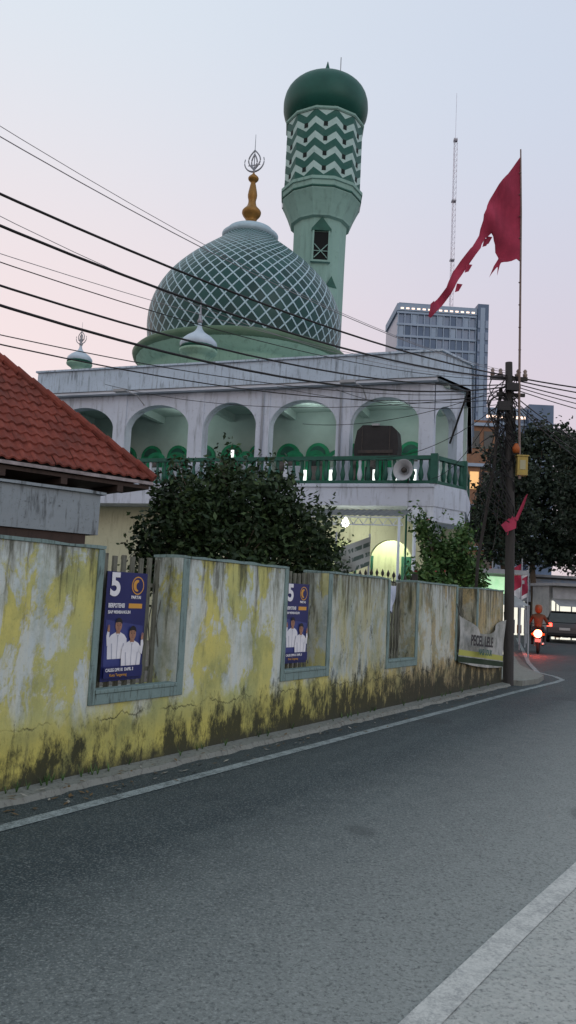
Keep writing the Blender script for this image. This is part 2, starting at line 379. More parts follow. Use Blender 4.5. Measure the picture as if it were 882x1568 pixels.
    text('BERPOTENSI',ht*.056,W_*.06,ht*.67,pw,e,-.006,sx=.70,bold=.0016)
    text('SIAP MEMBANGUN',ht*.040,W_*.06,ht*.615,pw,e,-.006,sx=.9,bold=.0008)
    text('CALEG DPR RI  DAPIL 3',ht*.040,W_*.06,ht*.09,pw,e,-.026,sx=.9,bold=.001)
    text('Kota Tangerang',ht*.036,W_*.16,ht*.045,porange,e,-.026)
    return e
poster(1.06,.13,.775,.54,.97,.03)
poster(4.02,.12,.80,.54,.96,-.02)
# ------------------------------------------------------------ banner tied along the wall end
b=MB(); N=40;Mz=12; vs=[];fs=[]
for j in range(Mz+1):
    for i in range(N+1):
        u=i/N; v=j/Mz
        t=9.58+2.72*u; sag=.16*math.sin(math.pi*u)
        ztop=1.42-.10*u-sag*1.6+.05*math.sin(u*9); zbot=.60-.22*u-.05*math.sin(math.pi*u)
        z=zbot+(ztop-zbot)*v; q=-.055-.03*math.sin(u*17+v*3)*(.4+v)-.04*math.sin(math.pi*u)
        vs.append((t,q,z))
for j in range(Mz):
    for i in range(N): fs.append((j*(N+1)+i,j*(N+1)+i+1,(j+1)*(N+1)+i+1,(j+1)*(N+1)+i))
g=G('printed_banner_cloth',.8); X,Y,Z=g.xyz(g.P)
base=g.mix(g.ramp(g.noise(g.P,3,6,.7),.38,.65),(.40,.42,.40),(.16,.18,.16))
zl=g.math('ADD',Z,g.math('MULTIPLY',g.math('SUBTRACT',X,9.58),.08))
def band(a,c): return g.math('MULTIPLY',g.math('GREATER_THAN',zl,a),g.math('LESS_THAN',zl,c))
base=g.mix(band(.60,.70),base,(.02,.04,.02)); base=g.mix(band(.72,.82),base,(.38,.40,.10))
g.color(base); ban_m=g.m
b.add(vs,fs,0,True); e=empty('cloth_banner',WM)
b.make('cloth',[ban_m],e,WM)
bx=MB(); bx.tube([(9.6,-.06,1.42),(9.55,-.02,1.62)],.006); bx.tube([(12.28,-.06,1.28),(12.37,-.02,1.5)],.006); bx.make('ties',[black],e,WM)
text('PECEL LELE',.26,9.85,.90,black,e,-.19,bold=.008,rot=-.06); text('NASI UDUK',.15,10.3,.72,dkgreen,e,-.19,bold=.005,rot=-.08)
b=MB(); vs=[];fs=[]
for j in range(9):
    for i in range(9):
        u=i/8;v=j/8; wd=.20+.22*v+.05*math.sin(v*7)
        vs.append((7.15+(u-.5)*wd+.04*math.sin(v*5),.20+.05*math.sin(u*8+v*4),1.45+.42*v+.03*math.sin(u*6)))
for j in range(8):
    for i in range(8): fs.append((j*9+i,j*9+i+1,(j+1)*9+i+1,(j+1)*9+i))
b.add(vs,fs,0,True); b.make('hanging_plastic_sheet',[simple('pale_plastic',(.55,.62,.72),(.42,.5,.66),.4,scale=9)],None,WM)
# ------------------------------------------------------------ foliage
def leafmat(name,c1,c2,c3):
    g=G(name,.6,0,.25); n=g.noise(g.P,1.6,3); i=g.island()
    col=g.mix(g.ramp(n,.35,.65),c1,c2); col=g.mix(g.ramp(i,.55,1.0),col,c3); g.color(col)
    return g.m
leaf_dark=leafmat('dark_leaves',(.011,.026,.012),(.022,.046,.018),(.048,.085,.028))
leaf_far=leafmat('far_leaves',(.010,.020,.015),(.021,.038,.024),(.036,.056,.032))
leaf_bright=leafmat('bright_leaves',(.03,.075,.025),(.05,.12,.032),(.10,.18,.05))
bark=weathered('bark',(.10,.08,.06),(.03,.025,.02),.8,5)
flower=simple('red_flower',(.45,.05,.07),(.4,.08,.1),.6)
def leaves(b,blobs,n,size,m=0,shell=.55,elong=2.0,sprig=0):
    tot=sum(x[3]*x[4]*x[5] for x in blobs)
    def leaf(c,sz):
        a=Vector((random.gauss(0,1),random.gauss(0,1),random.gauss(-.3,.7))).normalized()
        s2=a.cross(Vector((random.gauss(0,1),random.gauss(0,1),random.gauss(0,1)))).normalized()
        L_=sz*(.6+.8*random.random()); w_=L_/elong
        b.add([c-a*L_/2,c+s2*w_/2,c+a*L_/2,c-s2*w_/2],[(0,1,2,3)],m)
    for (cx,cy,cz,rx,ry,rz) in blobs:
        k=int(n*rx*ry*rz/tot)
        for _ in range(k):
            d=Vector((random.gauss(0,1),random.gauss(0,1),random.gauss(0,1)+1e-4)).normalized()
            rr=(shell+(1-shell)*random.random())*(1+.42*mnoise.noise(d*2.2+Vector((cx,cy,cz)))+.30*mnoise.noise(d*5+Vector((cx,cy,cz))))
            if random.random()<.07: rr*=1.16
            leaf(Vector((cx+d.x*rx*rr,cy+d.y*ry*rr,cz+d.z*rz*rr)),size)
    for _ in range(sprig):   # shoots sticking out of the crown
        cx,cy,cz,rx,ry,rz=random.choice(blobs); d=Vector((random.gauss(0,1),random.gauss(0,1),abs(random.gauss(0,1))+.2)).normalized()
        s0=Vector((cx+d.x*rx*.85,cy+d.y*ry*.85,cz+d.z*rz*.85)); dd=(d+Vector((random.gauss(0,.3),random.gauss(0,.3),.35))).normalized(); L=size*random.uniform(2.2,4.2)
        for j in range(9): leaf(s0+dd*L*j/8+Vector((random.gauss(0,.25),random.gauss(0,.25),random.gauss(0,.2)))*size,size*.8)
def limbs(b,base,top,r0,blobs,m=1):
    base=Vector(base);top=Vector(top)
    pts=[base.lerp(top,i/6)+Vector((.08*math.sin(i*1.7),.08*math.cos(i*2.1),0))*(top-base).length*.12*(i>0) for i in range(7)]
    b.tube(pts,r0,m,8,r0*.45)
    for i,(cx,cy,cz,rx,ry,rz) in enumerate(blobs):
        s0=pts[3+i%4]; e=Vector((cx,cy,cz+rz*.3)); mid=s0.lerp(e,.5)+Vector((0,0,-.08*(e-s0).length))
        b.tube([s0,mid,e],r0*.4,m,6,r0*.12)
        for k in range(3):
            e2=e+Vector((random.uniform(-rx,rx),random.uniform(-ry,ry),random.uniform(0,rz)))*.7
            b.tube([mid,e2],r0*.16,m,5,r0*.05)
e=empty('shrub_tree'); b=MB()
bl=[(-1.35,11.4,2.75,.70,.7,.70),(-.55,11.5,2.85,.75,.7,.65),(.15,11.6,2.5,.6,.6,.6),(-1.85,11.6,2.1,.50,.6,.7),(.50,12.0,2.10,.42,.6,.5),(-.9,11.2,2.0,.9,.6,.7),(-.1,11.4,1.8,.7,.5,.6),(-.95,11.5,3.3,.35,.35,.3),(-1.75,11.5,2.95,.3,.3,.3),(-.15,11.5,3.15,.3,.3,.28)]
leaves(b,bl,20000,.10,0,.35,2.1,110); b.make('leaves',[leaf_dark],e)
b=MB(); limbs(b,(-.6,11.6,0),(-.6,11.6,2.5),.09,bl,0); b.make('trunk',[bark],e)
e=empty('flowering_bush'); b=MB()
bl=[(3.55,18.6,2.75,.42,.5,.65),(4.1,18.8,2.55,.5,.5,.6),(4.40,18.5,2.15,.4,.4,.5),(3.3,18.2,2.0,.55,.5,.6),(4.25,19.0,3.2,.28,.35,.4),(3.2,18.3,3.3,.28,.3,.4)]
leaves(b,bl,5600,.13,0,.25,2,60); leaves(b,bl,26,.09,1,.9,1.3); b.make('leaves',[leaf_bright,flower],e)
b=MB(); limbs(b,(3.9,18.6,0),(3.9,18.6,2.6),.06,bl,0); b.make('trunk',[bark],e)
def tree(x,y,h,blobs,n,sz,mat=leaf_far,r0=.22):
    e=empty('street_tree'); b=MB(); leaves(b,blobs,n,sz,0,.35,1.8,90); b.make('leaves',[mat],e)
    b=MB(); limbs(b,(x,y,0),(x,y,h),r0,blobs,0); b.make('trunk',[bark],e)
tree(14.5,46,8.0,[(12.9,46,10.4,1.7,1.6,1.5),(14.9,46.5,11.5,1.9,1.8,1.3),(16.9,46,10.7,1.9,1.8,1.6),(14.2,45.6,8.8,2.0,1.7,1.5),(16.4,45.5,8.4,2.0,1.7,1.6),(12.2,46,8.2,1.4,1.4,1.4),(13.2,46,6.6,2.2,1.8,1.5),(16.3,46,6.2,2.2,1.8,1.5),(11.4,46,6.6,1.2,1.4,1.1),(14.5,46,4.9,2.6,1.6,1.1),(17,46,4.7,1.8,1.6,1.1)],17000,.30)
tree(15.6,39.5,6.0,[(14.6,39.5,7.6,1.3,1.3,1.2),(16.0,39.5,8.3,1.5,1.4,1.3),(14.4,39,6.0,1.1,1.1,.9),(15.9,39.2,5.9,1.6,1.3,1.1),(14.2,40,9.3,.8,.9,.8)],8000,.24)
tree(10.4,37,4.6,[(9.9,37,6.9,.9,1.0,1.0),(10.9,37,7.6,1.0,1.1,1.1),(9.4,37.4,5.3,1.0,1.0,.9),(10.9,37,5.6,1.0,1.0,1.0),(10.0,37,4.2,1.1,1,.8)],7000,.2)
# leaf litter and weeds at the wall foot
b=MB()
for _ in range(420):
    t=random.uniform(-3,12); q=-.16-abs(random.gauss(0,.16)); c=WM@Vector((t,q,.016 if q<-.27 else .066)); a=random.uniform(0,6.28); L=random.uniform(.012,.04)
    d=Vector((math.cos(a),math.sin(a),random.uniform(0,.3)))*L; s2=Vector((-math.sin(a),math.cos(a),0))*L*.4
    b.add([c-d,c+s2,c+Vector((d.x,d.y,abs(d.z))),c-s2],[(0,1,2,3)],random.choice([0,0,1]))
for _ in range(46):
    t=random.uniform(-2,12); c=WM@Vector((t,-.04+random.uniform(-.05,.02),.055))
    for k in range(random.randint(5,12)):
        a=random.uniform(0,6.28); h=random.uniform(.03,.11); d=Vector((math.cos(a)*h*.5,math.sin(a)*h*.5,h)); s2=Vector((-math.sin(a),math.cos(a),0))*.005
        b.add([c-s2,c+s2,c+d],[(0,1,2)],2)
b.make('leaf_litter',[simple('dry_leaf',(.14,.10,.05),(.09,.06,.03),.8),simple('pale_scrap',(.32,.32,.28),(.2,.2,.18),.8),leaf_bright])
# ------------------------------------------------------------ left tiled house
K=(-1.75,10.1,3.0); HM=frame((K[0],K[1],0),(.76,.65),(-.65,.76))
house=empty('tiled_house',HM)
g=G('red_clay_tiles',.88); isl=g.noise(g.P,6.5,4,.7); nn=g.noise(g.P,1.2,7,.65); f3=g.noise(g.P,25,5,.75); ri=g.island()
col=g.mix(g.ramp(isl,.35,.65),(.15,.034,.024),(.225,.058,.040)); col=g.mix(g.ramp(ri,.5,1,0,.5),col,(.11,.035,.027)); col=g.mix(g.ramp(nn,.48,.72,0,.6),col,(.065,.03,.024)); col=g.mix(g.ramp(f3,.55,.72,0,.7),col,(.045,.028,.024))
g.color(col); g.bump(f3,.4,.01); tile_m=g.m
tanp=.99; zt=3.0
b=MB(); tw=.135; tl=.18
cosp=1/math.sqrt(1+tanp*tanp)
rows=int(4.2/cosp/tl)
for rI in range(rows):
    s0=rI*tl; s1=s0+tl+.03
    v0=s0*cosp; v1=s1*cosp
    for c in range(int(7/tw)):
        u1=-c*tw; u0=u1-tw
        if (u0+u1)/2> -v0-.02: continue
        jx=random.uniform(-.006,.006); jz=random.uniform(-.005,.005)
        S_=5; vs=[]
        for (vv,lift) in ((v0,.024),(v1,.0)):
            for k in range(S_+1):
                uu=u0+(u1-u0)*k/S_; wav=.013*math.sin(2*math.pi*k/S_)
                uc=min(uu+jx,-vv+.03)
                vs.append((uc,vv-(wav+lift)*.5,zt+vv*tanp+wav+lift+jz))
        fs=[(k,k+1,S_+2+k,S_+1+k) for k in range(S_)]
        o0=len(vs)
        for k in range(S_+1):
            x_,y_,z_=vs[k]; vs.append((x_,y_+.01,z_-.02))
        fs+=[(k+1,k,o0+k,o0+k+1) for k in range(S_)]
        b.add(vs,fs,0,False)
b.poly([(-9,0.02,zt-.03),(0,0.02,zt-.03),(-4.2,4.2,zt+4.2*tanp-.03),(-9,4.2,zt+4.2*tanp-.03)],1)
b.poly([(0.0,0.0,zt),(0,8.4,zt),(-4.2,4.2,zt+4.2*tanp)],0)
hd=Vector((-1,1,tanp)).normalized()
for i in range(24):
    p0=Vector((0,0,zt+.02))+hd*(.0+i*.26); p1=p0+hd*.31
    b.tube([p0+Vector((0,0,.005)),p1+Vector((0,0,.035))],.058,0,10,.052,False)
b.make('roof',[tile_m,darkmetal],house,HM)
b=MB()
b.box(-9,-.02,-.02,.02,zt-.065,zt-.025,0); b.box(-.04,-.0,.03,8,zt-.065,zt-.03,0)
b.make('fascia_board',[simple('fascia_grey',(.36,.33,.34),(.14,.13,.13),.7,scale=7)],house,HM)
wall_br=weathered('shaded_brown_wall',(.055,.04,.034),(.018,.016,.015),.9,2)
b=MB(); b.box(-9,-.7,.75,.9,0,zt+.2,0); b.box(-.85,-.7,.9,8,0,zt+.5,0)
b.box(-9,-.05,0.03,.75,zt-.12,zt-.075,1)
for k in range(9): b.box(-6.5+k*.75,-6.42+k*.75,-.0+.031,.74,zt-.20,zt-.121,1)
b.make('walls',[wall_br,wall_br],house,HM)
b=MB(); gridbox(b,-3.5,-1.22,-.95,-.7,2.16,2.60,0,.12,.012)
gridbox(b,-3.5,-1.17,-.99,-.68,2.603,2.635,0,.1,.01)
b.box(-3.4,-1.35,-.92,-.72,0,2.158,1)
b.box(-1.6,-1.4,-.7,.75,2.3,2.5,1)
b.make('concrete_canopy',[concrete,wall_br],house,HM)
# ------------------------------------------------------------ mosque
mosq=empty('mosque',MM)
def M_make(b,name,mats,**k): return b.make(name,mats,mosq,MM,**k)
ZF=4.88; ZC=7.9
def archpanel(b,a0,a1,zs,rise,ztop,q0,q1,m=0,n=20):
    ac=(a0+a1)/2; hw=(a1-a0)/2
    P=[(a0,zs)]+[(ac-hw*math.cos(math.pi*i/n),zs+rise*math.sin(math.pi*i/n)) for i in range(1,n)]+[(a1,zs)]
    for i in range(n):
        (x0,z0),(x1,z1)=P[i],P[i+1]
        b.add([(x0,q0,z0),(x1,q0,z1),(x1,q0,ztop),(x0,q0,ztop),(x0,q1,z0),(x1,q1,z1),(x1,q1,ztop),(x0,q1,ztop)],
              [(0,1,2,3),(4,7,6,5),(0,4,5,1)],m)
b=MB()
cols=[(-13.6,-13.1),(-10.7,-10.25),(-7.95,-7.45),(-5.65,-5.22),(-3.08,-2.66),(-.62,-.2)]
for (c0,c1) in cols: b.box(c0,c1,0,.42,ZF,ZC,0)
for i in range(5): archpanel(b,cols[i][1],cols[i+1][0],6.72,.82,ZC,.03,.39)
CH=Matrix(((.47,-.88,0,-.2),(.88,.47,0,.05),(0,0,1,0),(0,0,0,1)))
b2=MB(); archpanel(b2,.05,1.15,6.72,.6,ZC,.0,.3); b2.box(1.15,1.45,0,.32,ZF,ZC)
for v in range(len(b2.v)): b2.v[v]=tuple(CH@Vector(b2.v[v]))
b.add(b2.v,b2.f,0)
M_make(b,'arcade',[white])
out=[(-13.6,-.28),(.0,-.28),(.68,1.27),(-.35,11.5),(-13.6,11.5)]
def ringwall(b,poly,z0,z1,th,m=0):
    n=len(poly); inn=[]
    for i in range(n):
        p0=Vector(poly[i-1]);p1=Vector(poly[i]);p2=Vector(poly[(i+1)%n])
        d1=(p1-p0).normalized();d2=(p2-p1).normalized(); n1=Vector((-d1.y,d1.x));n2=Vector((-d2.y,d2.x))
        bis=(n1+n2).normalized(); k=th/max(.3,bis.dot(n1)); inn.append(p1+bis*k)
    vs=[(p[0],p[1],z) for z in (z0,z1) for p in poly]+[(p[0],p[1],z) for z in (z0,z1) for p in inn]
    fs=[]
    for i in range(n):
        j=(i+1)%n
        fs+=[(i,j,n+j,n+i),(2*n+j,2*n+i,3*n+i,3*n+j),(n+i,n+j,3*n+j,3*n+i),(j,i,2*n+i,2*n+j)]
    b.add(vs,fs,m)
b=MB(); ringwall(b,out,ZC+.1,8.72,.15)
ringwall(b,[(-13.66,-.34),(.05,-.34),(.75,1.25),(-.28,11.56),(-13.66,11.56)],8.722,8.78,.27)
M_make(b,'parapet',[fascia_m])
b=MB(); b.poly([(x,y,8.3) for x,y in out]); b.poly([(x,y,ZC+.10) for x,y in reversed(out)])
b.box(-13.6,-.1,-.24,.0,ZC+.01,ZC+.097)
M_make(b,'roof_slab',[white_clean])
b=MB(); b.tube([(.62,1.15,7.95),(.15,.9,6.3)],.03,0); b.tube([(.62,1.15,7.9),(-.1,.4,7.9)],.02,0); M_make(b,'corner_bracket',[darkmetal])
gi=simple('interior_plaster',(.42,.52,.49),(.30,.38,.36),.8,scale=.8)
gw=simple('green_fabric',(.012,.26,.12),(.01,.15,.07),.6,scale=4)
glass=simple('dark_glass',(.02,.03,.03),(.03,.045,.045),.15,spec=.6)
b=MB(); b.box(-13.5,.4,2.9,3.05,ZF,ZC-.003,0); b.box(-13.45,.4,.45,2.9,ZF-.02,ZF+.02,0); b.box(-13.5,-13.35,.45,2.9,ZF,ZC,0)
b.box(-13.3,.15,.43,2.89,ZC-.04,ZC+.08,0)
for c0,c1 in cols[1:]: b.box((c0+c1)/2-.1,(c0+c1)/2+.1,.43,2.89,ZC-.3,ZC-.045,0)
M_make(b,'interior',[gi])
b=MB()
for i in range(12):
    ca=-12.9+i*1.05; hw=.42
    out_=[(ca-hw,ZF+.02),(ca+hw,ZF+.02)]+[(ca+hw*math.cos(math.pi*k/12),6.35+.44*math.sin(math.pi*k/12)) for k in range(13)]
    b.extrude(out_,2.84,2.898,0)
    inn=[(ca-.28,6.4)]+[(ca-.28*math.cos(math.pi*k/8),6.4+.28*math.sin(math.pi*k/8)) for k in range(1,8)]+[(ca+.28,6.4)]
    b.extrude(inn,2.81,2.838,3)
    b.box(ca-.30,ca-.03,2.80,2.838,ZF+.1,6.3,1); b.box(ca+.03,ca+.30,2.80,2.838,ZF+.1,6.3,1)
    if i%3==0: b.box(ca-.28,ca-.05,2.77,2.798,5.2,5.85,2)
M_make(b,'arched_windows',[gw,glass,white_clean,dkgreen])
b=MB()
for i in range(5):
    a0,a1=cols[i][1],cols[i+1][0]; n=3; wd=(a1-a0)/n
    for k in range(n):
        c=a0+wd*(k+.5); hw=wd*.46
        P1=[(c+hw*math.cos(math.pi*j/10),5.98+.30*math.sin(math.pi*j/10)) for j in range(11)]
        P2=[(c+hw*.6*math.cos(math.pi*j/10),5.98+.16*math.sin(math.pi*j/10)) for j in range(11)]
        for j in range(10):
            b.add([(P1[j][0],1.5,P1[j][1]),(P1[j+1][0],1.5,P1[j+1][1]),(P2[j+1][0],1.5,P2[j+1][1]),(P2[j][0],1.5,P2[j][1])],[(0,1,2,3)],0)
            b.add([(P1[j][0],1.5,P1[j][1]),(P1[j+1][0],1.5,P1[j+1][1]),(P1[j+1][0],1.56,P1[j+1][1]),(P1[j][0],1.56,P1[j][1])],[(0,1,2,3)],0)
        b.box(c-hw,c-hw*.75,1.5,1.56,5.2,5.98,0); b.box(c+hw*.75,c+hw,1.5,1.56,5.2,5.98,0)
        b.box(c-hw*.7,c+hw*.7,1.6,1.63,5.0,5.7+.2*random.random(),random.choice([1,2,2]))
M_make(b,'green_screen',[gw,glass,white_clean])
pathB=[(-13.5,-.55),(-.05,-.55),(.60,.70),(.42,3.0)]
def alongpath(path,step):
    res=[]
    for i in range(len(path)-1):
        p0=Vector(path[i]);p1=Vector(path[i+1]);L=(p1-p0).length;n=int(L/step)
        for k in range(n): res.append((p0.lerp(p1,(k+.5)/n),(p1-p0).normalized()))
    return res
b=MB()
b.slab([(-13.5,-.62),(-.02,-.62),(.69,.68),(.5,3.5),(-13.5,3.5)],4.25,ZF)
b.slab([(-.75,-.60),(-.04,-.60),(.66,.68),(.5,1.6),(-.75,1.6)],3.84,4.248)
b.box(-13.5,-.03,-.66,-.622,ZF-.10,ZF-.02,0)
M_make(b,'balcony_slab',[white])
b=MB()
def rail(z0,z1,hw,m):
    for i in range(len(pathB)-1):
        p0=Vector(pathB[i]);p1=Vector(pathB[i+1]);d=(p1-p0).normalized();nn=Vector((-d.y,d.x))*hw
        b.slab([tuple(v) for v in (p0-nn,p1-nn,p1+nn,p0+nn)],z0,z1,m)
rail(5.56,5.67,.08,0); rail(ZF+.001,ZF+.09,.07,0)
for i,(pt,d) in enumerate(alongpath(pathB,.245)):
    prof=[(.035,ZF+.09),(.06,ZF+.15),(.078,ZF+.27),(.05,ZF+.42),(.035,ZF+.50),(.05,ZF+.60),(.045,5.56)]
    b.lathe(prof,8,(pt.x,pt.y,0),0 if i%9 else 1)
for pt in pathB[1:]: b.box(pt[0]-.1,pt[0]+.1,pt[1]-.1,pt[1]+.1,ZF+.001,5.72,0)
M_make(b,'balustrade',[dkgreen,white_clean])
tube_m=simple('fluorescent_tube',(.95,1,.95),(.95,1,.95),.5,emit=1.5)
b=MB()
for a in (-7.0,-4.45,-3.6,-2.2,-1.55,-.95): b.box(a-.045,a+.045,1.40,1.45,5.0,5.62 if a!=-7 else 6.3,0)
M_make(b,'tube_lamps',[tube_m])
b=MB()
for a in (-5.43,-2.95): b.tube([(a,-.04,ZC),(a,-.04,ZF)],.035)
M_make(b,'downpipe',[white_clean])
cream=weathered('cream_green_wall',(.50,.53,.38),(.16,.16,.12),.5,1)
b=MB()
b.box(-13.5,-3.6,.3,.5,0,4.248,0)
for (a0,a1) in ((-3.6,-2.35),(-2.0,-.75)): archpanel(b,a0,a1,2.75,.62,4.248,.3,.5)
b.box(-2.35,-2.0,.25,.52,0,4.248,0); b.box(-.75,-.3,.25,.52,0,4.24,0)
b.box(-4,.4,2.2,2.35,0,4.248,0); b.box(-.3,-.15,.52,3,0,4.24,1)
M_make(b,'ground_floor',[cream,white])
b=MB()
for a in (-2.6,-1.1): b.box(a-.3,a+.3,2.12,2.19,0.0,3.0,0)
b.box(-.20,-.1,-.5,-.4,0,3.835,1); b.tube([(-.55,-.55,0),(-.55,-.55,3.835)],.05,1); b.tube([(-.85,-.2,0),(-.85,-.2,4.2)],.03,0)
M_make(b,'doors_and_posts',[dkgreen,white_clean])
b=MB(); N=46
vs=[];fs=[]
for i in range(N+1):
    a=-4.3+3.7*i/N; w_=(.022 if i%2 else 0)
    vs+= [(a,-.67,4.12+w_),(a,-2.0,3.80+w_)]
for i in range(N): fs.append((2*i,2*i+2,2*i+3,2*i+1))
b.add(vs,fs,0)
for z in (3.76,3.56): b.box(-4.3,-.6,-2.0,-1.97,z,z+.03,1)
for i in range(14):
    a=-4.3+3.7*i/14; b.tube([(a,-1.985,3.58),(a+.132,-1.985,3.77),(a+.264,-1.985,3.58)],.012,1,5)
for a in (-4.2,-.7): b.tube([(a,-1.98,0),(a,-1.98,3.78)],.035,1)
M_make(b,'awning',[simple('grey_corrugated',(.10,.12,.13),(.16,.17,.17),.6),white_clean])
lamp=empty('ceiling_lamp'); lamp.matrix_world=MM@T(-2.35,-1.2,3.72)
b=MB(); b.lathe([(0.001,-.13),(.07,-.11),(.10,-.03),(.07,.04),(.03,.08),(.03,.14)],14); b.make('bulb',[simple('lit_bulb',(1,1,.93),(1,1,.93),.4,emit=26)],lamp,lamp.matrix_world)
def plight(name,M,pos,e,c,rad=.1,parent=None):
    l=bpy.data.lights.new(name,'POINT'); l.energy=e; l.color=c; l.shadow_soft_size=rad
    o=bpy.data.objects.new(name,l); COL.objects.link(o)
    if parent: o.parent=parent
    o.matrix_world=M@T(*pos); return o
plight('bulb_light',MM,(-2.35,-1.2,3.50),60,(1,.97,.78),.1,lamp)
plight('porch_light',MM,(-1.9,1.3,3.7),110,(.98,1,.70),.1,lamp)
for a in (-9,-4.4,-1.5): plight('arcade_fill_light',MM,(a,1.7,7.3),15,(.90,1,.96),.15,mosq)  # added fill lights without a fixture, to brighten the arcade interior
# big dome
DC=Vector((-2.05,30,0)); dl=MM.inverted()@DC
g=G('dome_lattice_tiles',.42,0,.3)
Ux,Uy,_=g.xyz(g.tc.outputs['UV'])
def edge(v):
    fr=g.math('FRACT',v); return g.math('SUBTRACT',.5,g.math('ABSOLUTE',g.math('SUBTRACT',fr,.5)))
e1=edge(g.math('ADD',Ux,Uy)); e2=edge(g.math('SUBTRACT',Ux,Uy)); ed=g.math('MINIMUM',e1,e2)
ln=g.ramp(ed,.066,.092,1,0)
fl=g.nt.nodes.new('ShaderNodeCombineXYZ'); g.set(fl.inputs[0],g.math('FLOOR',g.math('ADD',Ux,Uy))); g.set(fl.inputs[1],g.math('FLOOR',g.math('SUBTRACT',Ux,Uy)))
wn=g.nt.nodes.new('ShaderNodeTexWhiteNoise'); g.set(wn.inputs['Vector'],fl.outputs[0]); rnd=wn.outputs['Value']
tilec=g.mix(rnd,(.004,.038,.036),(.012,.075,.070))
col=g.mix(ln,tilec,(.38,.54,.60))
dirt=g.noise(g.P,1.2,6,.65); col=g.mix(g.ramp(dirt,.55,.8,0,.35),col,(.05,.09,.09))
g.color(col); g.set(g.b.inputs['Roughness'],g.ramp(ln,0,1,.4,.7))
g.bump(g.ramp(ed,.05,.11,1,0),.9,.03); dome_m=g.m
prof=[(3.66,10.5),(3.70,10.95),(3.76,11.4),(3.78,11.85),(3.74,12.3),(3.62,12.75),(3.42,13.2),(3.13,13.65),(2.78,14.05),(2.4,14.42),(2.0,14.76),(1.6,15.08),(1.25,15.36),(1.02,15.6)]
def smoothprof(pr,k=4):
    res=[]
    for i in range(len(pr)-1):
        p0=pr[max(i-1,0)];p1=pr[i];p2=pr[i+1];p3=pr[min(i+2,len(pr)-1)]
        for j in range(k):
            t=j/k; res.append(tuple(.5*((2*p1[c])+(-p0[c]+p2[c])*t+(2*p0[c]-5*p1[c]+4*p2[c]-p3[c])*t*t+(-p0[c]+3*p1[c]-3*p2[c]+p3[c])*t**3) for c in (0,1)))
    res.append(pr[-1]); return res
sp_=smoothprof(prof,4)
NS=96; me=bpy.data.meshes.new('dome_shell'); vs=[];fs=[];uvs=[]
vv=[0]
for i in range(1,len(sp_)):
    ds=math.hypot(sp_[i][0]-sp_[i-1][0],sp_[i][1]-sp_[i-1][1]); vv.append(vv[-1]+ds/(math.pi*(sp_[i][0]+sp_[i-1][0])))
NL=48
for (r_,z_) in sp_:
    for i in range(NS): a=2*math.pi*i/NS; vs.append((dl.x+r_*math.cos(a),dl.y+r_*math.sin(a),z_))
for j in range(len(sp_)-1):
    for i in range(NS):
        k=(i+1)%NS; fs.append((j*NS+i,j*NS+k,(j+1)*NS+k,(j+1)*NS+i))
        uvs+= [(i/NS*NL,vv[j]*NL*.88),((i+1)/NS*NL,vv[j]*NL*.88),((i+1)/NS*NL,vv[j+1]*NL*.88),(i/NS*NL,vv[j+1]*NL*.88)]
me.from_pydata(vs,[],fs); ul=me.uv_layers.new(name='UVMap')
for i,uv in enumerate(uvs): ul.data[i].uv=uv
for p_ in me.polygons: p_.use_smooth=True
me.materials.append(dome_m); o=bpy.data.objects.new('dome_shell',me); COL.objects.link(o); o.parent=mosq; o.matrix_world=MM
palegreen=weathered('pale_green_paint',(.27,.45,.34),(.07,.11,.09),.6,.8)
b=MB()
b.lathe([(3.66,8.3),(3.66,9.85),(3.75,9.92),(3.85,10.0),(4.10,10.30)],64,dl,0)
b.lathe([(4.11,10.302),(4.22,10.38),(4.26,10.52),(4.18,10.60),(3.66,10.62)],64,dl,1)
M_make(b,'dome_drum',[palegreen,simple('olive_green_rim',(.08,.15,.09),(.11,.18,.12),.6)])
b=MB(); b.lathe([(1.02,15.55),(1.10,15.62),(1.12,15.74),(1.0,15.80),(.92,15.84),(.90,15.95),(.55,16.05),(.1,16.1)],48,dl,0)
M_make(b,'dome_cap',[simple('cap_white_blue',(.40,.54,.62),(.32,.45,.52),.6)])
gold=simple('aged_gold_paint',(.30,.16,.035),(.20,.11,.03),.45,.3,scale=5)
b=MB(); b.lathe(smoothprof([(.46,16.04),(.42,16.16),(.26,16.3),(.22,16.42),(.36,16.62),(.37,16.78),(.2,16.98),(.15,17.2),(.19,17.45),(.12,17.85),(.10,17.98),(.2,18.1),(.2,18.2),(.07,18.33),(.03,18.4)],3),20,dl,0)
M_make(b,'finial',[gold])
def ornament(b,c,s,m=0):
    c=Vector(c); t=.035*s
    b.tube([c,c+Vector((0,0,2.0*s))],t*.8,m,6,t*.3)
    for k in (-1,1):
        b.tube([c+Vector((k*math.sin(a)*.50*s,0,(.62-.5*math.cos(a))*s)) for a in [i*.24 for i in range(9)]],t*1.3,m,6,t*.6)
        b.tube([c+Vector((k*.30*math.sin(math.pi*i/10)*s,0,(.2+1.0*i/10)*s)) for i in range(11)],t,m,6)
        b.tube([c+Vector((k*.14*math.sin(math.pi*i/10)*s,0,(.2+.8*i/10)*s)) for i in range(11)],t,m,6)
    b.tube([c+Vector((-.3*s,0,.45*s)),c+Vector((.3*s,0,.45*s))],t*.7,m,6)
    b.lathe([(0.001,-.08*s),(.08*s,0),(.001,.08*s)],10,c+Vector((0,0,.12*s)),m)
b=MB(); ornament(b,(dl.x,dl.y,18.35),.84)
M_make(b,'finial_ornament',[simple('weathered_steel',(.30,.32,.35),(.2,.22,.25),.4,.5)])
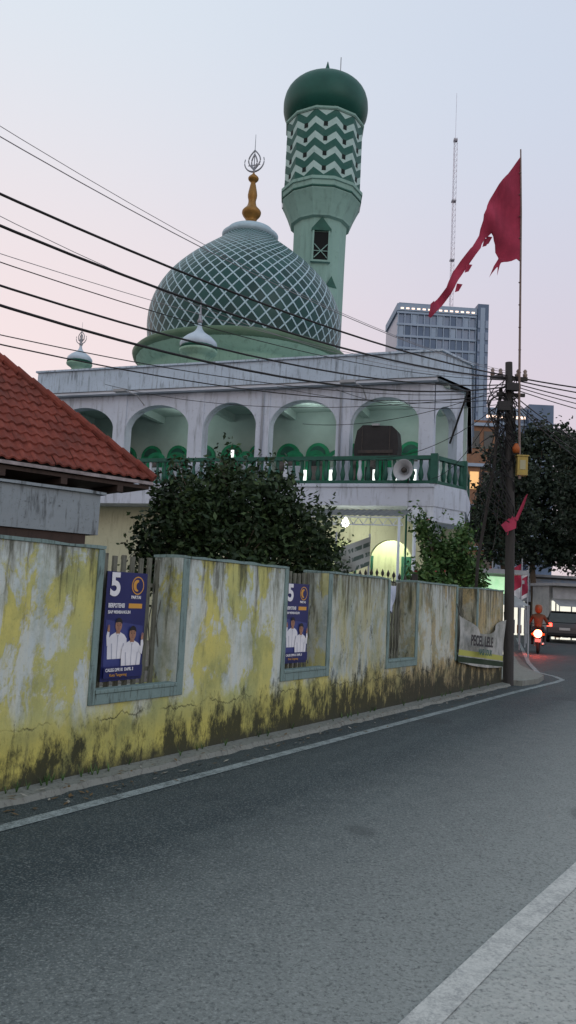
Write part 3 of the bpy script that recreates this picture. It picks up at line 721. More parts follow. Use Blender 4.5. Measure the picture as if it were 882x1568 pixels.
for (a,q,z0,s) in ((-7.9,.25,8.55,1.0),(-12.75,.8,8.75,.72)):
    b=MB(); b.lathe([(.36*s,z0-.4),(.36*s,z0+.55*s),(.44*s,z0+.62*s),(.60*s,z0+.72*s),(.62*s,z0+.80*s),(.5*s,z0+.82*s)],20,(a,q,0),0)
    b.lathe(smoothprof([(.52*s,z0+.82*s),(.60*s,z0+.95*s),(.58*s,z0+1.08*s),(.42*s,z0+1.25*s),(.2*s,z0+1.4*s),(.09*s,z0+1.55*s),(.05*s,z0+1.75*s)],3),24,(a,q,0),1)
    b.lathe([(.05*s,z0+1.7*s),(.1*s,z0+1.78*s),(.05*s,z0+1.88*s),(.02*s,z0+2.3*s),(.003,z0+2.6*s)],8,(a,q,0),2)
    b.lathe([(.545*s,z0+.83*s),(.60*s,z0+.86*s),(.60*s,z0+.90*s),(.58*s,z0+.92*s)],20,(a,q,0),3)
    if s<.9: ornament(b,(a,q,z0+1.25),.42,2)
    M_make(b,'roof_turret',[palegreen,simple('turret_white',(.46,.56,.64),(.36,.46,.54),.5),simple('steel_tip',(.28,.3,.33),(.2,.2,.22),.4,.5),dkgreen])
b=MB()
for (a,z) in ((-9.6,7.75),(-2.2,7.72)):
    b.tube([(a,-.0,z-.2),(a,-.5,z),(a-.2,-.9,z+.05)],.02,0,6); b.box(a-.55,a-.1,-1.02,-.82,z,z+.09,0)
M_make(b,'floodlight_arm',[grey],bevel=.02)
sp=empty('covered_loudspeaker'); SM=MM@T(-1.75,-.28,5.66); sp.matrix_world=SM
b=MB()
out_=[(-.62,0),(.62,0),(.66,.3),(.60,.76),(.45,.90),(-.4,.94),(-.56,.78),(-.64,.35)]
b.extrude(out_,-.2,.35,0); b.box(-.5,.5,-.23,-.2,.1,.2,1); b.lathe([(0.001,-.05),(.2,-.04),(.24,0)],18,(-.0,-.2,.48),0,M=Matrix.Rotation(math.pi/2,4,'X'))
b.box(-.12,.1,-.26,-.2,.90,.97,2)
for s_ in (-1,1): b.box(s_*.4-.015,s_*.4+.015,-.215,-.2,.02,.88,1)
b.make('tarpaulin_box',[black,darkmetal,grey],sp,SM,bevel=.05)
hs=empty('horn_loudspeaker'); HSM=MM@T(-.82,-.95,5.2)@Matrix.Rotation(-.25,4,'Z'); hs.matrix_world=HSM
b=MB(); RX=Matrix.Rotation(math.pi/2,4,'X')
b.lathe(smoothprof([(.06,-.38),(.08,-.2),(.13,-.08),(.2,0),(.285,.06),(.295,.07),(.27,.06),(.16,-.03),(.07,-.15),(.001,-.17)],3),28,(0,0,0),0,M=RX)
b.lathe([(.001,-.1),(.07,-.05),(.08,.02),(.04,.05),(.001,.05)],16,(0,0,0),1,M=RX)
b.lathe([(.09,-.55),(.09,-.36),(.001,-.36)],14,(0,0,0),1,M=RX); b.tube([(0,.3,0),(0,.3,-.3),(0,.45,-.3)],.02,1)
b.make('horn',[simple('horn_grey',(.42,.45,.48),(.34,.37,.4),.5),darkmetal],hs,HSM)
# ------------------------------------------------------------ minaret
min_e=empty('minaret',Matrix.Translation((.78,33,0))@Matrix.Rotation(math.radians(15),4,'Z')); MT=min_e.matrix_world.copy()
NSEG=12
g=G('zigzag_tiles',.55); X,Y,Z=g.xyz(g.P); ang=g.math('ARCTAN2',Y,X)
uu=g.math('MULTIPLY',ang,NSEG/(2*math.pi)); fr=g.math('FRACT',g.math('ADD',uu,40)); tri=g.math('ABSOLUTE',g.math('SUBTRACT',fr,.5))
f=g.math('FRACT',g.math('ADD',g.math('DIVIDE',g.math('SUBTRACT',Z,.12),.66),g.math('MULTIPLY',tri,-.95)))
zz=g.ramp(f,.44,.47)
col=g.mix(zz,(.36,.52,.49),(.010,.090,.070)); nn=g.noise(g.P,2,6,.65); col=g.mix(g.ramp(nn,.5,.8,0,.4),col,(.10,.16,.14)); g.color(col); zig_m=g.m
mint=weathered('mint_green_render',(.25,.42,.37),(.09,.15,.13),.5,.7)
bulb_m=simple('bulb_green',(.007,.070,.054),(.012,.10,.076),.5,scale=1.2,spec=.3)
b=MB()
b.lathe([(1.14,0),(1.14,12),(1.16,16),(1.18,17.6)],NSEG,(0,0,0),0,False)
b.lathe([(1.18,17.6),(1.32,17.66),(1.34,17.74),(1.5,18.15),(1.66,18.5),(1.74,18.65),(1.76,19.0),(1.82,19.02),(1.82,19.15),(1.72,19.17)],NSEG,(0,0,0),0,False)
b.lathe([(1.70,19.17),(1.70,22.15)],NSEG,(0,0,0),1,False)
b.lathe([(1.72,22.15),(1.77,22.20),(1.77,22.28),(1.55,22.42),(1.52,22.5)],NSEG,(0,0,0),0,False)
b.lathe([(1.765,18.70),(1.785,18.72),(1.785,18.77),(1.765,18.79)],NSEG,(0,0,0),3,False)
b.lathe(smoothprof([(1.50,22.40),(1.68,22.56),(1.83,22.83),(1.88,23.2),(1.84,23.58),(1.7,23.9),(1.42,24.18),(1.0,24.4),(.6,24.55),(.36,24.66),(.26,24.8),(.17,25.0),(.09,25.2),(.015,25.5)],3),40,(0,0,0),2,True)
b.tube([(.55,-.2,24.4),(.55,-.2,25.7)],.022,4,5)
b.make('tower_body',[mint,zig_m,bulb_m,dkgreen,grey],min_e,MT)
b=MB()
for k in range(NSEG):
    for r_ in range(5):
        a=2*math.pi*(k+.5)/NSEG; z=19.52+r_*.66
        Mx=Matrix.Rotation(a,4,'Z')@T(1.70*math.cos(math.pi/NSEG),0,0)
        if z<22.15: b.box(-.02,.014,-.085,.085,z-.08,z+.12,0,Mx)
b.make('vent_openings',[simple('vent_dark',(.006,.015,.012),(.006,.012,.012),.8)],min_e,MT)
ang0=-math.pi/2
def mchild(o): o.parent=min_e; o.matrix_parent_inverse=min_e.matrix_world.inverted()
b=MB(); Mx=T(.78,33,0)@Matrix.Rotation(ang0+math.radians(2),4,'Z')@T(1.16,0,0)
b.box(-.3,.022,-.30,.30,15.75,16.95,0,Mx)
for y0,y1 in ((-.38,-.302),(.302,.38)): b.box(-.08,.06,y0,y1,15.7,17.0,1,Mx)
b.box(-.08,.07,-.42,.42,17.002,17.07,2,Mx); b.box(-.08,.10,-.42,.42,15.62,15.698,1,Mx)
ext=[(-.42,17.08),(.42,17.08),(0,17.62)]
b.add([Mx@Vector((dx,y,z)) for dx in (-.05,.05) for y,z in ext],[(0,1,2),(5,4,3),(0,3,4,1),(1,4,5,2),(2,5,3,0)],2)
b.tube([Mx@Vector((.05,-.28,15.8)),Mx@Vector((.05,.28,16.4))],.02,1,5); b.tube([Mx@Vector((.05,.28,15.8)),Mx@Vector((.05,-.28,16.4))],.02,1,5); b.tube([Mx@Vector((.05,-.3,16.1)),Mx@Vector((.05,.3,16.1))],.02,1,5)
mchild(b.make('belfry_window',[simple('void_dark',(.006,.008,.008),(.008,.01,.01),.9),mint,dkgreen]))
b=MB(); Mx=T(.78,33,0)@Matrix.Rotation(ang0+math.radians(28),4,'Z')@T(1.16,0,0)
b.add([Mx@Vector((.02,y,z)) for y,z in ((-.28,14.6),(.28,14.6),(0,15.1))],[(0,1,2)],0); b.box(-.1,.015,-.28,.28,13.5,14.59,1,Mx)
mchild(b.make('lower_window',[dkgreen,mint]))
# ------------------------------------------------------------ utility pole, flag
pole=empty('utility_pole')
pole_m=weathered('tarred_pole',(.040,.038,.036),(.013,.013,.013),.7,4)
b=MB(); b.tube([(4.72,16.55,0),(4.70,16.55,3.3),(4.60,16.55,6.85)],.11,0,14,.075)
b.box(4.2,5.0,16.50,16.56,6.45,6.53,0); b.box(4.35,4.95,16.50,16.56,6.1,6.17,0)
for x_ in (4.25,4.42,4.8,4.95): b.lathe([(.03,6.53),(.05,6.56),(.05,6.6),(.03,6.62),(.045,6.66),(.02,6.7)],10,(x_,16.53,0),1)
b.tube([(4.45,16.6,6.3),(4.35,16.6,4.6),(4.1,16.8,2.6),(4.0,16.9,0.1)],.035,0,8)
b.make('pole_shaft',[pole_m,simple('insulator',(.25,.2,.17),(.2,.15,.12),.3)],pole)
b=MB()
for k in range(38):
    a=random.uniform(0,6.28); pts=[]; z0=random.uniform(4.6,6.6); dz_=random.uniform(.08,.22)
    for i in range(9):
        pts.append((4.62+.13*math.cos(a+i*.7)+random.uniform(-.02,.02)-((.2+.3*(k%3)/2)*math.sin(math.pi*i/8) if k%2 else 0),16.5+.13*math.sin(a+i*.7),z0-i*dz_))
    b.tube(pts,.011,0,5)
for k in range(7):
    cx,cz=4.5+random.uniform(-.2,.25),5.9+random.uniform(-.6,.5)
    b.tube([(cx+.20*math.cos(i*.5),16.42+.02*k,cz+.27*math.sin(i*.5)) for i in range(14)],.013,0,5)
b.box(4.35,4.6,16.35,16.5,5.75,5.95,0); b.box(4.52,4.78,16.38,16.5,6.2,6.36,0)
b.make('cable_tangle',[black],pole)
b=MB(); b.box(4.78,5.0,16.38,16.55,4.38,4.78,0); b.box(4.76,5.02,16.36,16.57,4.781,4.81,0); b.box(4.83,4.95,16.372,16.378,4.5,4.7,1)
b.make('meter_box',[simple('yellow_box',(.36,.27,.06),(.26,.2,.06),.5,scale=9),simple('box_plate',(.35,.33,.2),(.3,.3,.2),.5)],pole,bevel=.01)
b=MB(); b.lathe([(.001,0),(.07,0),(.08,.10),(.05,.17),(.03,.2)],12,(4.75,16.4,4.85),0); b.make('orange_lamp_cover',[simple('orange_plastic',(.35,.09,.02),(.3,.08,.02),.5)],pole)
flag=empty('flag_on_bamboo_pole')
b=MB(); pts=[(4.84,16.42,4.3),(4.80,16.42,6.0),(4.78,16.42,8.5),(4.765,16.42,10.2),(4.73,16.42,11.65)]
b.tube(pts,.030,0,8,.016)
for i in range(14):
    z=4.6+i*.5; xx=4.835-.0155*(z-4.3); b.lathe([(.026,z-.01),(.034,z),(.026,z+.01)],8,(xx,16.42,0),0)
b.make('bamboo',[simple('bamboo',(.20,.15,.13),(.12,.09,.08),.7,scale=10)],flag)
g=G('worn_red_cloth',.85); nn=g.noise(g.P,2.5,6,.7); fold=g.noise(g.scale(g.P,(6,1,1.2)),1,4,.5); col=g.mix(g.ramp(nn,.3,.7),(.38,.040,.085),(.25,.026,.058)); col=g.mix(g.ramp(fold,.45,.65,0,.4),col,(.17,.018,.04)); g.color(col); flag_m=g.m
def lerp(a,b_,t): return tuple(a[i]+(b_[i]-a[i])*t for i in range(len(a)))
upper=[(4.74,11.5),(4.45,11.05),(4.22,10.72),(4.02,10.35),(3.93,10.05),(3.86,9.62),(3.72,9.35),(3.50,9.08),(3.33,8.82),(3.20,8.45),(3.02,8.2),(2.84,8.0),(2.80,7.72)]
lower=[(4.80,9.1),(4.60,9.11),(4.37,9.10),(4.22,9.45),(4.09,9.62),(3.97,9.52),(3.84,9.22),(3.62,8.90),(3.45,8.62),(3.30,8.30),(3.12,8.05),(2.97,7.85),(2.86,7.70)]
vs=[];fs=[];K_=9;n=len(upper)
fine_u=[];fine_l=[]
for i in range(n-1):
    for j in range(3):
        t=j/3; fine_u.append(lerp(upper[i],upper[i+1],t)); fine_l.append(lerp(lower[i],lower[i+1],t))
fine_u.append(upper[-1]); fine_l.append(lower[-1]); n=len(fine_u)
for i in range(n):
    for k in range(K_+1):
        x_,z_=lerp(fine_u[i],fine_l[i],k/K_)
        jag=.05*mnoise.noise(Vector((i*1.3,k*.9,0))) if k in (0,K_) else 0
        y_=16.42+.14*math.sin((4.8-x_)*6+z_*1.3)*(min(1,(4.8-x_)*1.5)) +.09*math.sin(z_*6+x_*5)*min(1,(4.8-x_)*2)
        vs.append((x_+jag,y_,z_+jag*1.5))
for i in range(n-1):
    for k in range(K_): fs.append((i*(K_+1)+k,i*(K_+1)+k+1,(i+1)*(K_+1)+k+1,(i+1)*(K_+1)+k))
b=MB(); b.add(vs,fs,0,True)
b.add([(4.46,16.43,9.13),(4.30,16.40,9.13),(4.20,16.44,8.95),(4.25,16.40,8.9),(4.10,16.43,8.68),(4.16,16.44,8.78),(4.22,16.42,8.86),(4.28,16.42,8.92),(4.27,16.42,8.72),(4.33,16.43,8.98),(4.38,16.42,9.08)],[(0,1,2,10),(2,3,9,10),(2,4,5,3),(3,7,8,9)],0)
for (x_,z_) in ((3.97,9.55),(3.90,9.75),(4.02,9.6),(3.6,8.95),(3.4,8.5)):
    b.add([(x_,16.40,z_),(x_+.12,16.38,z_-.02),(x_+.05,16.42,z_-.16),(x_-.04,16.40,z_-.2)],[(0,1,2,3)],0)
b.make('red_cloth',[flag_m],flag)
b=MB()
def rag(pts,y): b.add([(x_,y+.05*math.sin(i*1.4),z_) for i,(x_,z_) in enumerate(pts)],[tuple(range(len(pts)))],0)
rag([(4.75,3.45),(4.98,3.95),(5.02,4.0),(4.92,3.7),(4.80,3.4)],16.4); rag([(4.62,3.45),(4.8,3.5),(4.78,3.25),(4.55,3.15),(4.45,3.3)],16.38)
b.tube([(4.6,16.4,3.1),(4.7,16.4,3.5)],.01,0); b.make('red_pennant',[flag_m])
cables=empty('overhead_power_cables')
def sagc(p0,p1,s,n=24):
    p0=Vector(p0);p1=Vector(p1); return [p0.lerp(p1,i/n)+Vector((0,0,-4*s*(i/n)*(1-i/n))) for i in range(n+1)]
b=MB(); P0=Vector((4.55,16.52,6.55))
def wire(zl,r_,sag,m=0,dz=0,ext=1.6,X8=-3.2,Y8=8.0,start=P0,n=26):
    s0=start+Vector((0,0,dz)); v=Vector((X8,Y8,zl)); pts=[]
    for i in range(n+1):
        t=ext*i/n; pts.append(s0+(v-s0)*t+Vector((0,0,-4*sag*t*(1-t))))
    b.tube(pts,r_,m,6,cap=False)
for zl,r_,sg,dz in ((5.69,.015,.25,.0),(5.35,.016,.32,-.05),(4.96,.006,.3,-.1),(4.71,.013,.35,-.2),(4.50,.016,.42,-.25),(4.18,.006,.3,-.35),(4.08,.008,.35,-.4)): wire(zl,r_,sg,0,dz)
wire(6.41,.004,.35,1,.1);wire(6.30,.006,.3,1,.05);wire(5.45,.004,.5,1,.0); wire(5.05,.004,.2,1,-.1)
for i,(x1,y1,z1,r_) in enumerate(((15,21,7.9,.016),(15,21,7.7,.014),(15,21,7.3,.012),(16,23,7.6,.01),(15,21,6.9,.01),(14,30,7.8,.012),(14,31,7.5,.01),(15,32,7.0,.012),(13,24,6.6,.008))):
    b.tube(sagc(P0+Vector((0,0,-.06*i)),(x1,y1,z1),.35+.05*i),r_,0,6,cap=False)
for (p1,sg) in (((-.5,22.6,7.7),.25),((1.2,22.2,7.6),.3),((-6,24.5,8.0),.5),((3.9,21.4,5.0),.4),((2.4,21.8,5.6),.35),((0.3,22.5,6.6),.3)):
    b.tube(sagc(P0+Vector((0,0,-random.uniform(.1,.7))),p1,sg),.008,0,5,cap=False)
for k in range(4): b.tube(sagc(P0+Vector((0,0,-.4-.15*k)),(7+1.2*k,36,3.4+.4*k),.9),.01,0,5,cap=False)
b.make('cables',[simple('cable_black',(.012,.013,.015),(.018,.018,.02),.6),simple('cable_grey',(.24,.24,.26),(.2,.2,.22),.6)],cables)
# ------------------------------------------------------------ distant towers
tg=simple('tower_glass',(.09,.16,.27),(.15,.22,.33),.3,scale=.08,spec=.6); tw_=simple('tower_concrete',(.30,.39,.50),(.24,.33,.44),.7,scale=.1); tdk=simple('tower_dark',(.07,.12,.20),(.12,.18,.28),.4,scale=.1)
tower=empty('high_rise_tower',Matrix.Translation((26.3,200,0))@Matrix.Rotation(.05,4,'Z')); TM=tower.matrix_world.copy()
b=MB(); b.box(0,20.8,0,18,0,77.5,0); b.box(20.9,23.8,-1.0,17,0,80.5,2); b.box(21.6,22.8,-1.06,-1.0,0,79.5,1)
nf=24
for i in range(nf+1):
    z=i*3.2; b.box(-.35,20.8,-.5,0,z,z+.55,1)
for k in range(13):
    x_=k*1.72; b.box(x_-.12,x_+.12,-.42,-.0,0,77,1)
for i in range(nf):
    for k in range(12):
        if random.random()<.4: x_=k*1.72+.2; b.box(x_,x_+1.3,-.25,-.003,i*3.2+.6,i*3.2+3.1,random.choice([1,2,2]))
for i in range(nf): b.box(20.95,21.5,-1.2,-1.0,i*3.2+.3,i*3.2+2.4,0); b.box(22.9,23.7,-1.2,-1.0,i*3.2+.3,i*3.2+2.4,0)
b.box(-.4,20.85,-.6,17,77.5,79.4,1); b.box(.5,12,2,14,79.4,80.6,2)
b.make('facade',[tg,tw_,tdk],tower,TM)
b=MB()
for k in range(14): b.box(.5+k*1.45,1.3+k*1.45,-.68,-.61,77.9,78.3,0)
b.make('crown_lights',[simple('warm_lights',(1,.75,.6),(1,.7,.55),.5,emit=1.4)],tower,TM)
t2=empty('apartment_tower',Matrix.Translation((49.5,205,0))); TM2=t2.matrix_world.copy()
b=MB(); b.box(0,12.4,0,15,0,52,0); b.box(12.5,19,-2,14,0,55,2)
for i in range(16): b.box(-.3,12.4,-.5,0,i*3.3,i*3.3+.6,1); b.box(12.6,19.2,-2.4,-2,i*3.3,i*3.3+.5,1)
for i in range(16):
    for k in range(7):
        if random.random()<.5: b.box(.3+k*1.7,1.6+k*1.7,-.2,-.003,i*3.3+.7,i*3.3+3,random.choice([1,2]))
b.box(-.4,12.4,-.6,14,52,54,1)
b.make('facade',[tg,tw_,tdk],t2,TM2)
b=MB(); b.box(0,12,-.66,-.605,51.2,51.9,0); b.make('crown_lights',[bpy.data.materials['warm_lights']],t2,TM2)
br=empty('brick_apartment_block',Matrix.Translation((14.0,62,0))); BMx=br.matrix_world.copy()
b=MB(); b.box(0,2.3,0,8,0,16.4,0); b.box(-1.6,-.01,1.5,8,0,11.5,0)
for i in range(5):
    b.box(-.1,2.4,-.25,0,i*3.3+2.7,i*3.3+2.95,1)
    for k in range(2): b.box(.3+k*1.05,1.0+k*1.05,-.06,-.003,i*3.3+.9,i*3.3+2.3,2 if (i+k)%3==0 else 3)
b.make('walls',[simple('orange_brick',(.26,.15,.09),(.18,.10,.07),.9),tw_,simple('warm_window',(1,.6,.25),(.9,.5,.2),.5,emit=.5),glass],br,BMx)
mast=empty('radio_mast',Matrix.Translation((41.4,207,0))); MX=mast.matrix_world.copy()
b=MB(); hw=.55
cs=[(-hw,-hw),(hw,-hw),(0,hw)]
Ht=130
for x_,y_ in cs: b.tube([(x_,y_,0),(x_*.9,y_*.9,Ht)],.05,0,5)
z=60
while z<Ht:
    for i in range(3):
        p0=cs[i];p1=cs[(i+1)%3]
        b.tube([(p0[0],p0[1],z),(p1[0],p1[1],z+1.6)],.03,int(z/7)%2,4); b.tube([(p0[0],p0[1],z+1.6),(p1[0],p1[1],z+1.6)],.03,int(z/7)%2,4)
    z+=1.6
b.tube([(0,0,Ht),(0,0,Ht+14)],.05,0,5); b.box(-.5,.5,-.5,.5,Ht-.3,Ht+.3,2)
for zz_ in (95,112): b.box(-.6,.6,-.6,.6,zz_,zz_+.4,2)
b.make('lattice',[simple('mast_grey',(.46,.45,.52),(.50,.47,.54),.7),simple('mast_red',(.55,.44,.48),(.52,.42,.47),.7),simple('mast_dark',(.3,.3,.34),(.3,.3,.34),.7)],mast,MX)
# ------------------------------------------------------------ street background
def shop(x,y,rot,wd,dp,ht,wallc,sign,name,lit):
    M=Matrix.Translation((x,y,0))@Matrix.Rotation(rot,4,'Z'); e=empty(name,M)
    b=MB(); b.box(0,wd,0.3,dp,0,ht,0); b.box(-.15,wd+.15,-.6,dp,ht+.003,ht+.15,1)
    b.box(.15,wd-.15,.2,.298,0,ht*.72,2); b.box(.1,wd-.1,-.02,.1,ht*.76,ht*.97,3)
    for k in range(int(wd/.9)): b.box(.3+k*.9,.36+k*.9,.15,.199,0,ht*.72,1)
    for k in range(int(wd/.45)): b.box(.25+k*.45,.55+k*.45,.0+.02*k,.14,.1,.6+.3*((k*7)%4),4+(k*5)%4)
    b.add([(0,.0,ht*.75),(wd,.0,ht*.75),(wd,-1.0,ht*.62),(0,-1.0,ht*.62)],[(0,1,2,3)],1)
    for xx in (.02,wd-.02): b.tube([(xx,-.95,0),(xx,-.95,ht*.63)],.025,1,6)
    b.make('shopfront',[wallc,grey,lit,sign,simple('goods_orange',(.35,.13,.03),(.3,.1,.03),.6),pw,black,pblue],e,M)
    return e
litw=simple('lit_interior',(.95,.92,.78),(.35,.38,.36),.6,scale=2.5,emit=1.0); dimw=simple('dim_interior',(.08,.08,.08),(.16,.14,.12),.7,scale=2)
shop(6.0,26.5,.25,1.9,3,2.7,simple('kiosk_wall',(.3,.33,.33),(.2,.22,.22),.8),simple('lit_green_sign',(.55,.9,.55),(.05,.4,.15),.5,scale=3,emit=.7),'roadside_kiosk',litw)
shop(7.8,33,.3,2.0,3,2.6,simple('stall_wall',(.2,.2,.2),(.12,.13,.13),.8),simple('red_sign',(.3,.04,.03),(.22,.03,.03),.5,scale=3),'food_stall',litw)
shop(10.2,46,.25,4.5,4,3.2,simple('shop_wall',(.30,.31,.31),(.2,.21,.21),.8),simple('white_sign',(.6,.65,.7),(.3,.4,.5),.5,scale=2,emit=.3),'shop_house',litw)
shop(15.0,50,.1,6,5,3.6,simple('shop_wall_b',(.32,.34,.36),(.22,.24,.25),.8),simple('blue_sign',(.2,.32,.5),(.4,.45,.5),.5,scale=2),'shop_house',dimw)
shop(14.6,43.2,.1,5,2.5,2.9,simple('shop_wall_c',(.36,.38,.39),(.27,.29,.3),.8),simple('grey_sign',(.4,.43,.46),(.25,.28,.3),.5,scale=2),'shop_house',litw)
for (x_,y_,z0,z1,c) in ((9.1,30.5,2.4,3.3,flag_m),(10.4,35,2.0,3.3,pw),(7.3,28,2.2,3.0,flag_m),(11.2,36.5,2.3,3.1,flag_m),(12.6,41,2.2,3.6,pw)):
    b=MB(); b.tube([(x_,y_,0),(x_+.05,y_,z1+.2)],.025,1,6)
    vs=[];fs=[]
    for j in range(7):
        for i in range(7): vs.append((x_+.03-.45*i/6,y_+.06*math.sin(i*1.3+j),z1-(z1-z0)*j/6-.25*(i/6)))
    for j in range(6):
        for i in range(6): fs.append((j*7+i,j*7+i+1,j*7+i+8,j*7+i+7))
    b.add(vs,fs,0,True); b.make('street_flag',[c,grey])
# ------------------------------------------------------------ iron gate & banner in the yard
gate=empty('iron_gate'); GM=frame((1.05,14.2,0),(.95,-.2),(.2,.95)); gate.matrix_world=GM
b=MB()
for i in range(13):
    x_=i*.1; h_=1.95+.13*math.sin(math.pi*i/12); b.tube([(x_,0,0),(x_,0,h_)],.012,0,6); b.lathe([(.02,h_-.02),(.03,h_+.02),(.001,h_+.1)],6,(x_,0,0),0)
b.tube([(i*.1,0,1.85+.13*math.sin(math.pi*i/12)) for i in range(13)],.016,0,6); b.tube([(0,0,1.2),(1.2,0,1.2)],.016,0,6)
b.box(-.12,-.02,-.05,.05,0,2.1,0); b.box(1.22,1.32,-.05,.05,0,2.1,0)
b.make('bars',[darkmetal],gate,GM)
b=MB(); vs=[];fs=[]
for j in range(7):
    for i in range(9): vs.append((.85+.6*i/8,13.6+.04*math.sin(i*.9+j*.6),1.95+.5*j/6+.25*(i/8)))
for j in range(6):
    for i in range(8): fs.append((j*9+i,j*9+i+1,j*9+i+10,j*9+i+9))
b.add(vs,fs,0,True)
for x_ in (.86,1.44): b.tube([(x_,13.66,0),(x_,13.66,2.75)],.018,1,6)
g=G('faded_yard_banner',.8); X,Y,Z=g.xyz(g.P); sl2=g.math('SUBTRACT',Z,g.math('MULTIPLY',X,.42)); ff=g.math('FRACT',g.math('MULTIPLY',sl2,6)); nz=g.noise(g.scale(g.P,(22,1,5)),1,3)
g.color(g.mix(g.math('MULTIPLY',g.math('GREATER_THAN',ff,.55),g.ramp(nz,.45,.5)),(.28,.31,.30),(.06,.09,.08)))
b.make('yard_banner',[g.m,grey])
# ------------------------------------------------------------ motorcycle and rider
MC=frame((9.2,28.6,0.004),(.93,-.32),(.32,.93))
mc=empty('motorcycle',MC)
rubber=simple('tyre_rubber',(.015,.015,.016),(.02,.02,.02),.8); redp=simple('scooter_paint',(.05,.012,.012),(.03,.01,.01),.3,spec=.5); chrome=simple('chrome',(.4,.4,.42),(.3,.3,.3),.25,.9)
b=MB(); RY=Matrix.Rotation(math.pi/2,4,'Y')
for y_ in (0,1.28):
    b.lathe([(.20,-.045),(.26,-.055),(.29,-.035),(.30,0),(.29,.035),(.26,.055),(.20,.045),(.20,-.045)],26,(0,y_,.30),0,M=RY)
    b.lathe([(.03,-.05),(.2,-.03),(.2,.03),(.03,.05)],10,(0,y_,.30),2,M=RY,sm=False)
def prof_x(pts,x0,x1,m):
    n=len(pts); b.add([(x0,y,z) for y,z in pts]+[(x1,y,z) for y,z in pts],[tuple(range(n)),tuple(reversed(range(n,2*n)))]+[(i,i+n,(i+1)%n+n,(i+1)%n) for i in range(n)],m)
prof_x([(-.28,.74),(-.22,.62),(.1,.5),(.45,.42),(.5,.3),(.85,.3),(.95,.45),(1.05,.8),(1.02,.95),(.92,.95),(.82,.5),(.62,.45),(.55,.68),(.1,.76)],-.15,.15,1)
prof_x([(-.30,.76),(.55,.70),(.58,.78),(.2,.80),(-.25,.86)],-.13,.13,0)
prof_x([(-.30,.60),(-.26,.45),(-.22,.45),(-.22,.62)],-.08,.08,0)
prof_x([(.98,.34),(1.02,.62),(1.3,.66),(1.6,.45),(1.3,.62),(1.05,.58)],-.07,.07,1)
for s_ in (-1,1):
    b.tube([(s_*.09,1.28,.3),(s_*.09,1.05,.85)],.025,2,8); b.tube([(s_*.10,0,.3),(s_*.12,-.1,.65)],.02,2,8)
    b.tube([(0,.98,.98),(s_*.2,.95,1.04),(s_*.36,.85,1.02)],.016,0,8)
    b.tube([(s_*.25,.95,1.03),(s_*.3,1.0,1.22)],.007,0,6); b.lathe([(.001,-.01),(.06,-.01),(.06,.01),(.001,.012)],12,(s_*.31,1.0,1.25),0,M=Matrix.Rotation(math.pi/2,4,'X'))
b.tube([(.17,.5,.3),(.17,.0,.32),(.18,-.25,.38)],.045,2,10)
b.box(-.1,.1,-.34,-.325,.42,.54,3)
b.make('bike_body',[rubber,redp,chrome,simple('number_plate',(.5,.5,.5),(.4,.4,.4),.5)],mc,MC,bevel=.012)
b=MB(); b.lathe([(.001,.07),(.10,.05),(.14,0),(.12,-.02)],18,(0,-.31,.72),0,M=Matrix.Rotation(math.pi/2,4,'X'))
for s_ in (-1,1): b.lathe([(.001,.04),(.045,.03),(.05,-.01)],12,(s_*.2,-.27,.70),1,M=Matrix.Rotation(math.pi/2,4,'X'))
b.make('tail_light',[simple('lit_tail_light',(1,.10,.05),(1,.12,.06),.4,emit=45),simple('amber_lens',(.5,.15,.02),(.4,.1,.02),.4)],mc,MC)
plight('tail_glow',MC,(0,-1.0,.62),36,(1,.07,.03),.08,mc)
def skin_body(name,joints,edges,mat,parent,M,root=0,sub=2):
    me=bpy.data.meshes.new(name); me.from_pydata([j[0] for j in joints],edges,[]); me.materials.append(mat)
    o=bpy.data.objects.new(name,me); COL.objects.link(o); o.parent=parent; o.matrix_world=M
    o.modifiers.new('skin','SKIN')
    for i,j in enumerate(joints):
        sv=me.skin_vertices[0].data[i]; rr=j[1]; sv.radius=(rr,rr) if not isinstance(rr,tuple) else rr; sv.use_root=(i==root)
    s_=o.modifiers.new('sub','SUBSURF'); s_.levels=sub; s_.render_levels=sub
    o.modifiers['skin'].use_smooth_shade=True
    return o
rider=empty('motorcycle_rider',MC)
jacket=simple('brown_jacket',(.13,.06,.03),(.09,.04,.022),.8,scale=6); trous=simple('dark_trousers',(.03,.032,.04),(.05,.05,.055),.8); skinm=simple('skin',(.30,.17,.11),(.26,.15,.1),.55)
J=[((0,.12,.86),.15),((0,.13,1.02),.15),((0,.18,1.22),.175),((0,.22,1.36),.12),((0,.24,1.44),.055),
   ((-.19,.22,1.33),.075),((-.30,.36,1.12),.055),((-.33,.68,1.05),.042),
   ((.19,.22,1.33),.075),((.30,.36,1.12),.055),((.33,.68,1.05),.042)]
skin_body('torso_and_arms',J,[(0,1),(1,2),(2,3),(3,4),(3,5),(5,6),(6,7),(3,8),(8,9),(9,10)],jacket,rider,MC)
J=[((0,.10,.86),.14),((-.12,.16,.84),.105),((-.22,.52,.80),.075),((-.21,.50,.45),.055),((-.21,.48,.36),.04),
   ((.12,.16,.84),.105),((.22,.52,.80),.075),((.21,.50,.45),.055),((.21,.48,.36),.04)]
skin_body('legs',J,[(0,1),(1,2),(2,3),(3,4),(0,5),(5,6),(6,7),(7,8)],trous,rider,MC)
b=MB()
for s_ in (-1,1): b.extrude([(-.05,.30),(.05,.30),(.045,.38),(-.045,.38)],.42,.68,0,M=T(s_*.21,0,0))
b.make('shoes',[black],rider,MC,bevel=.02)
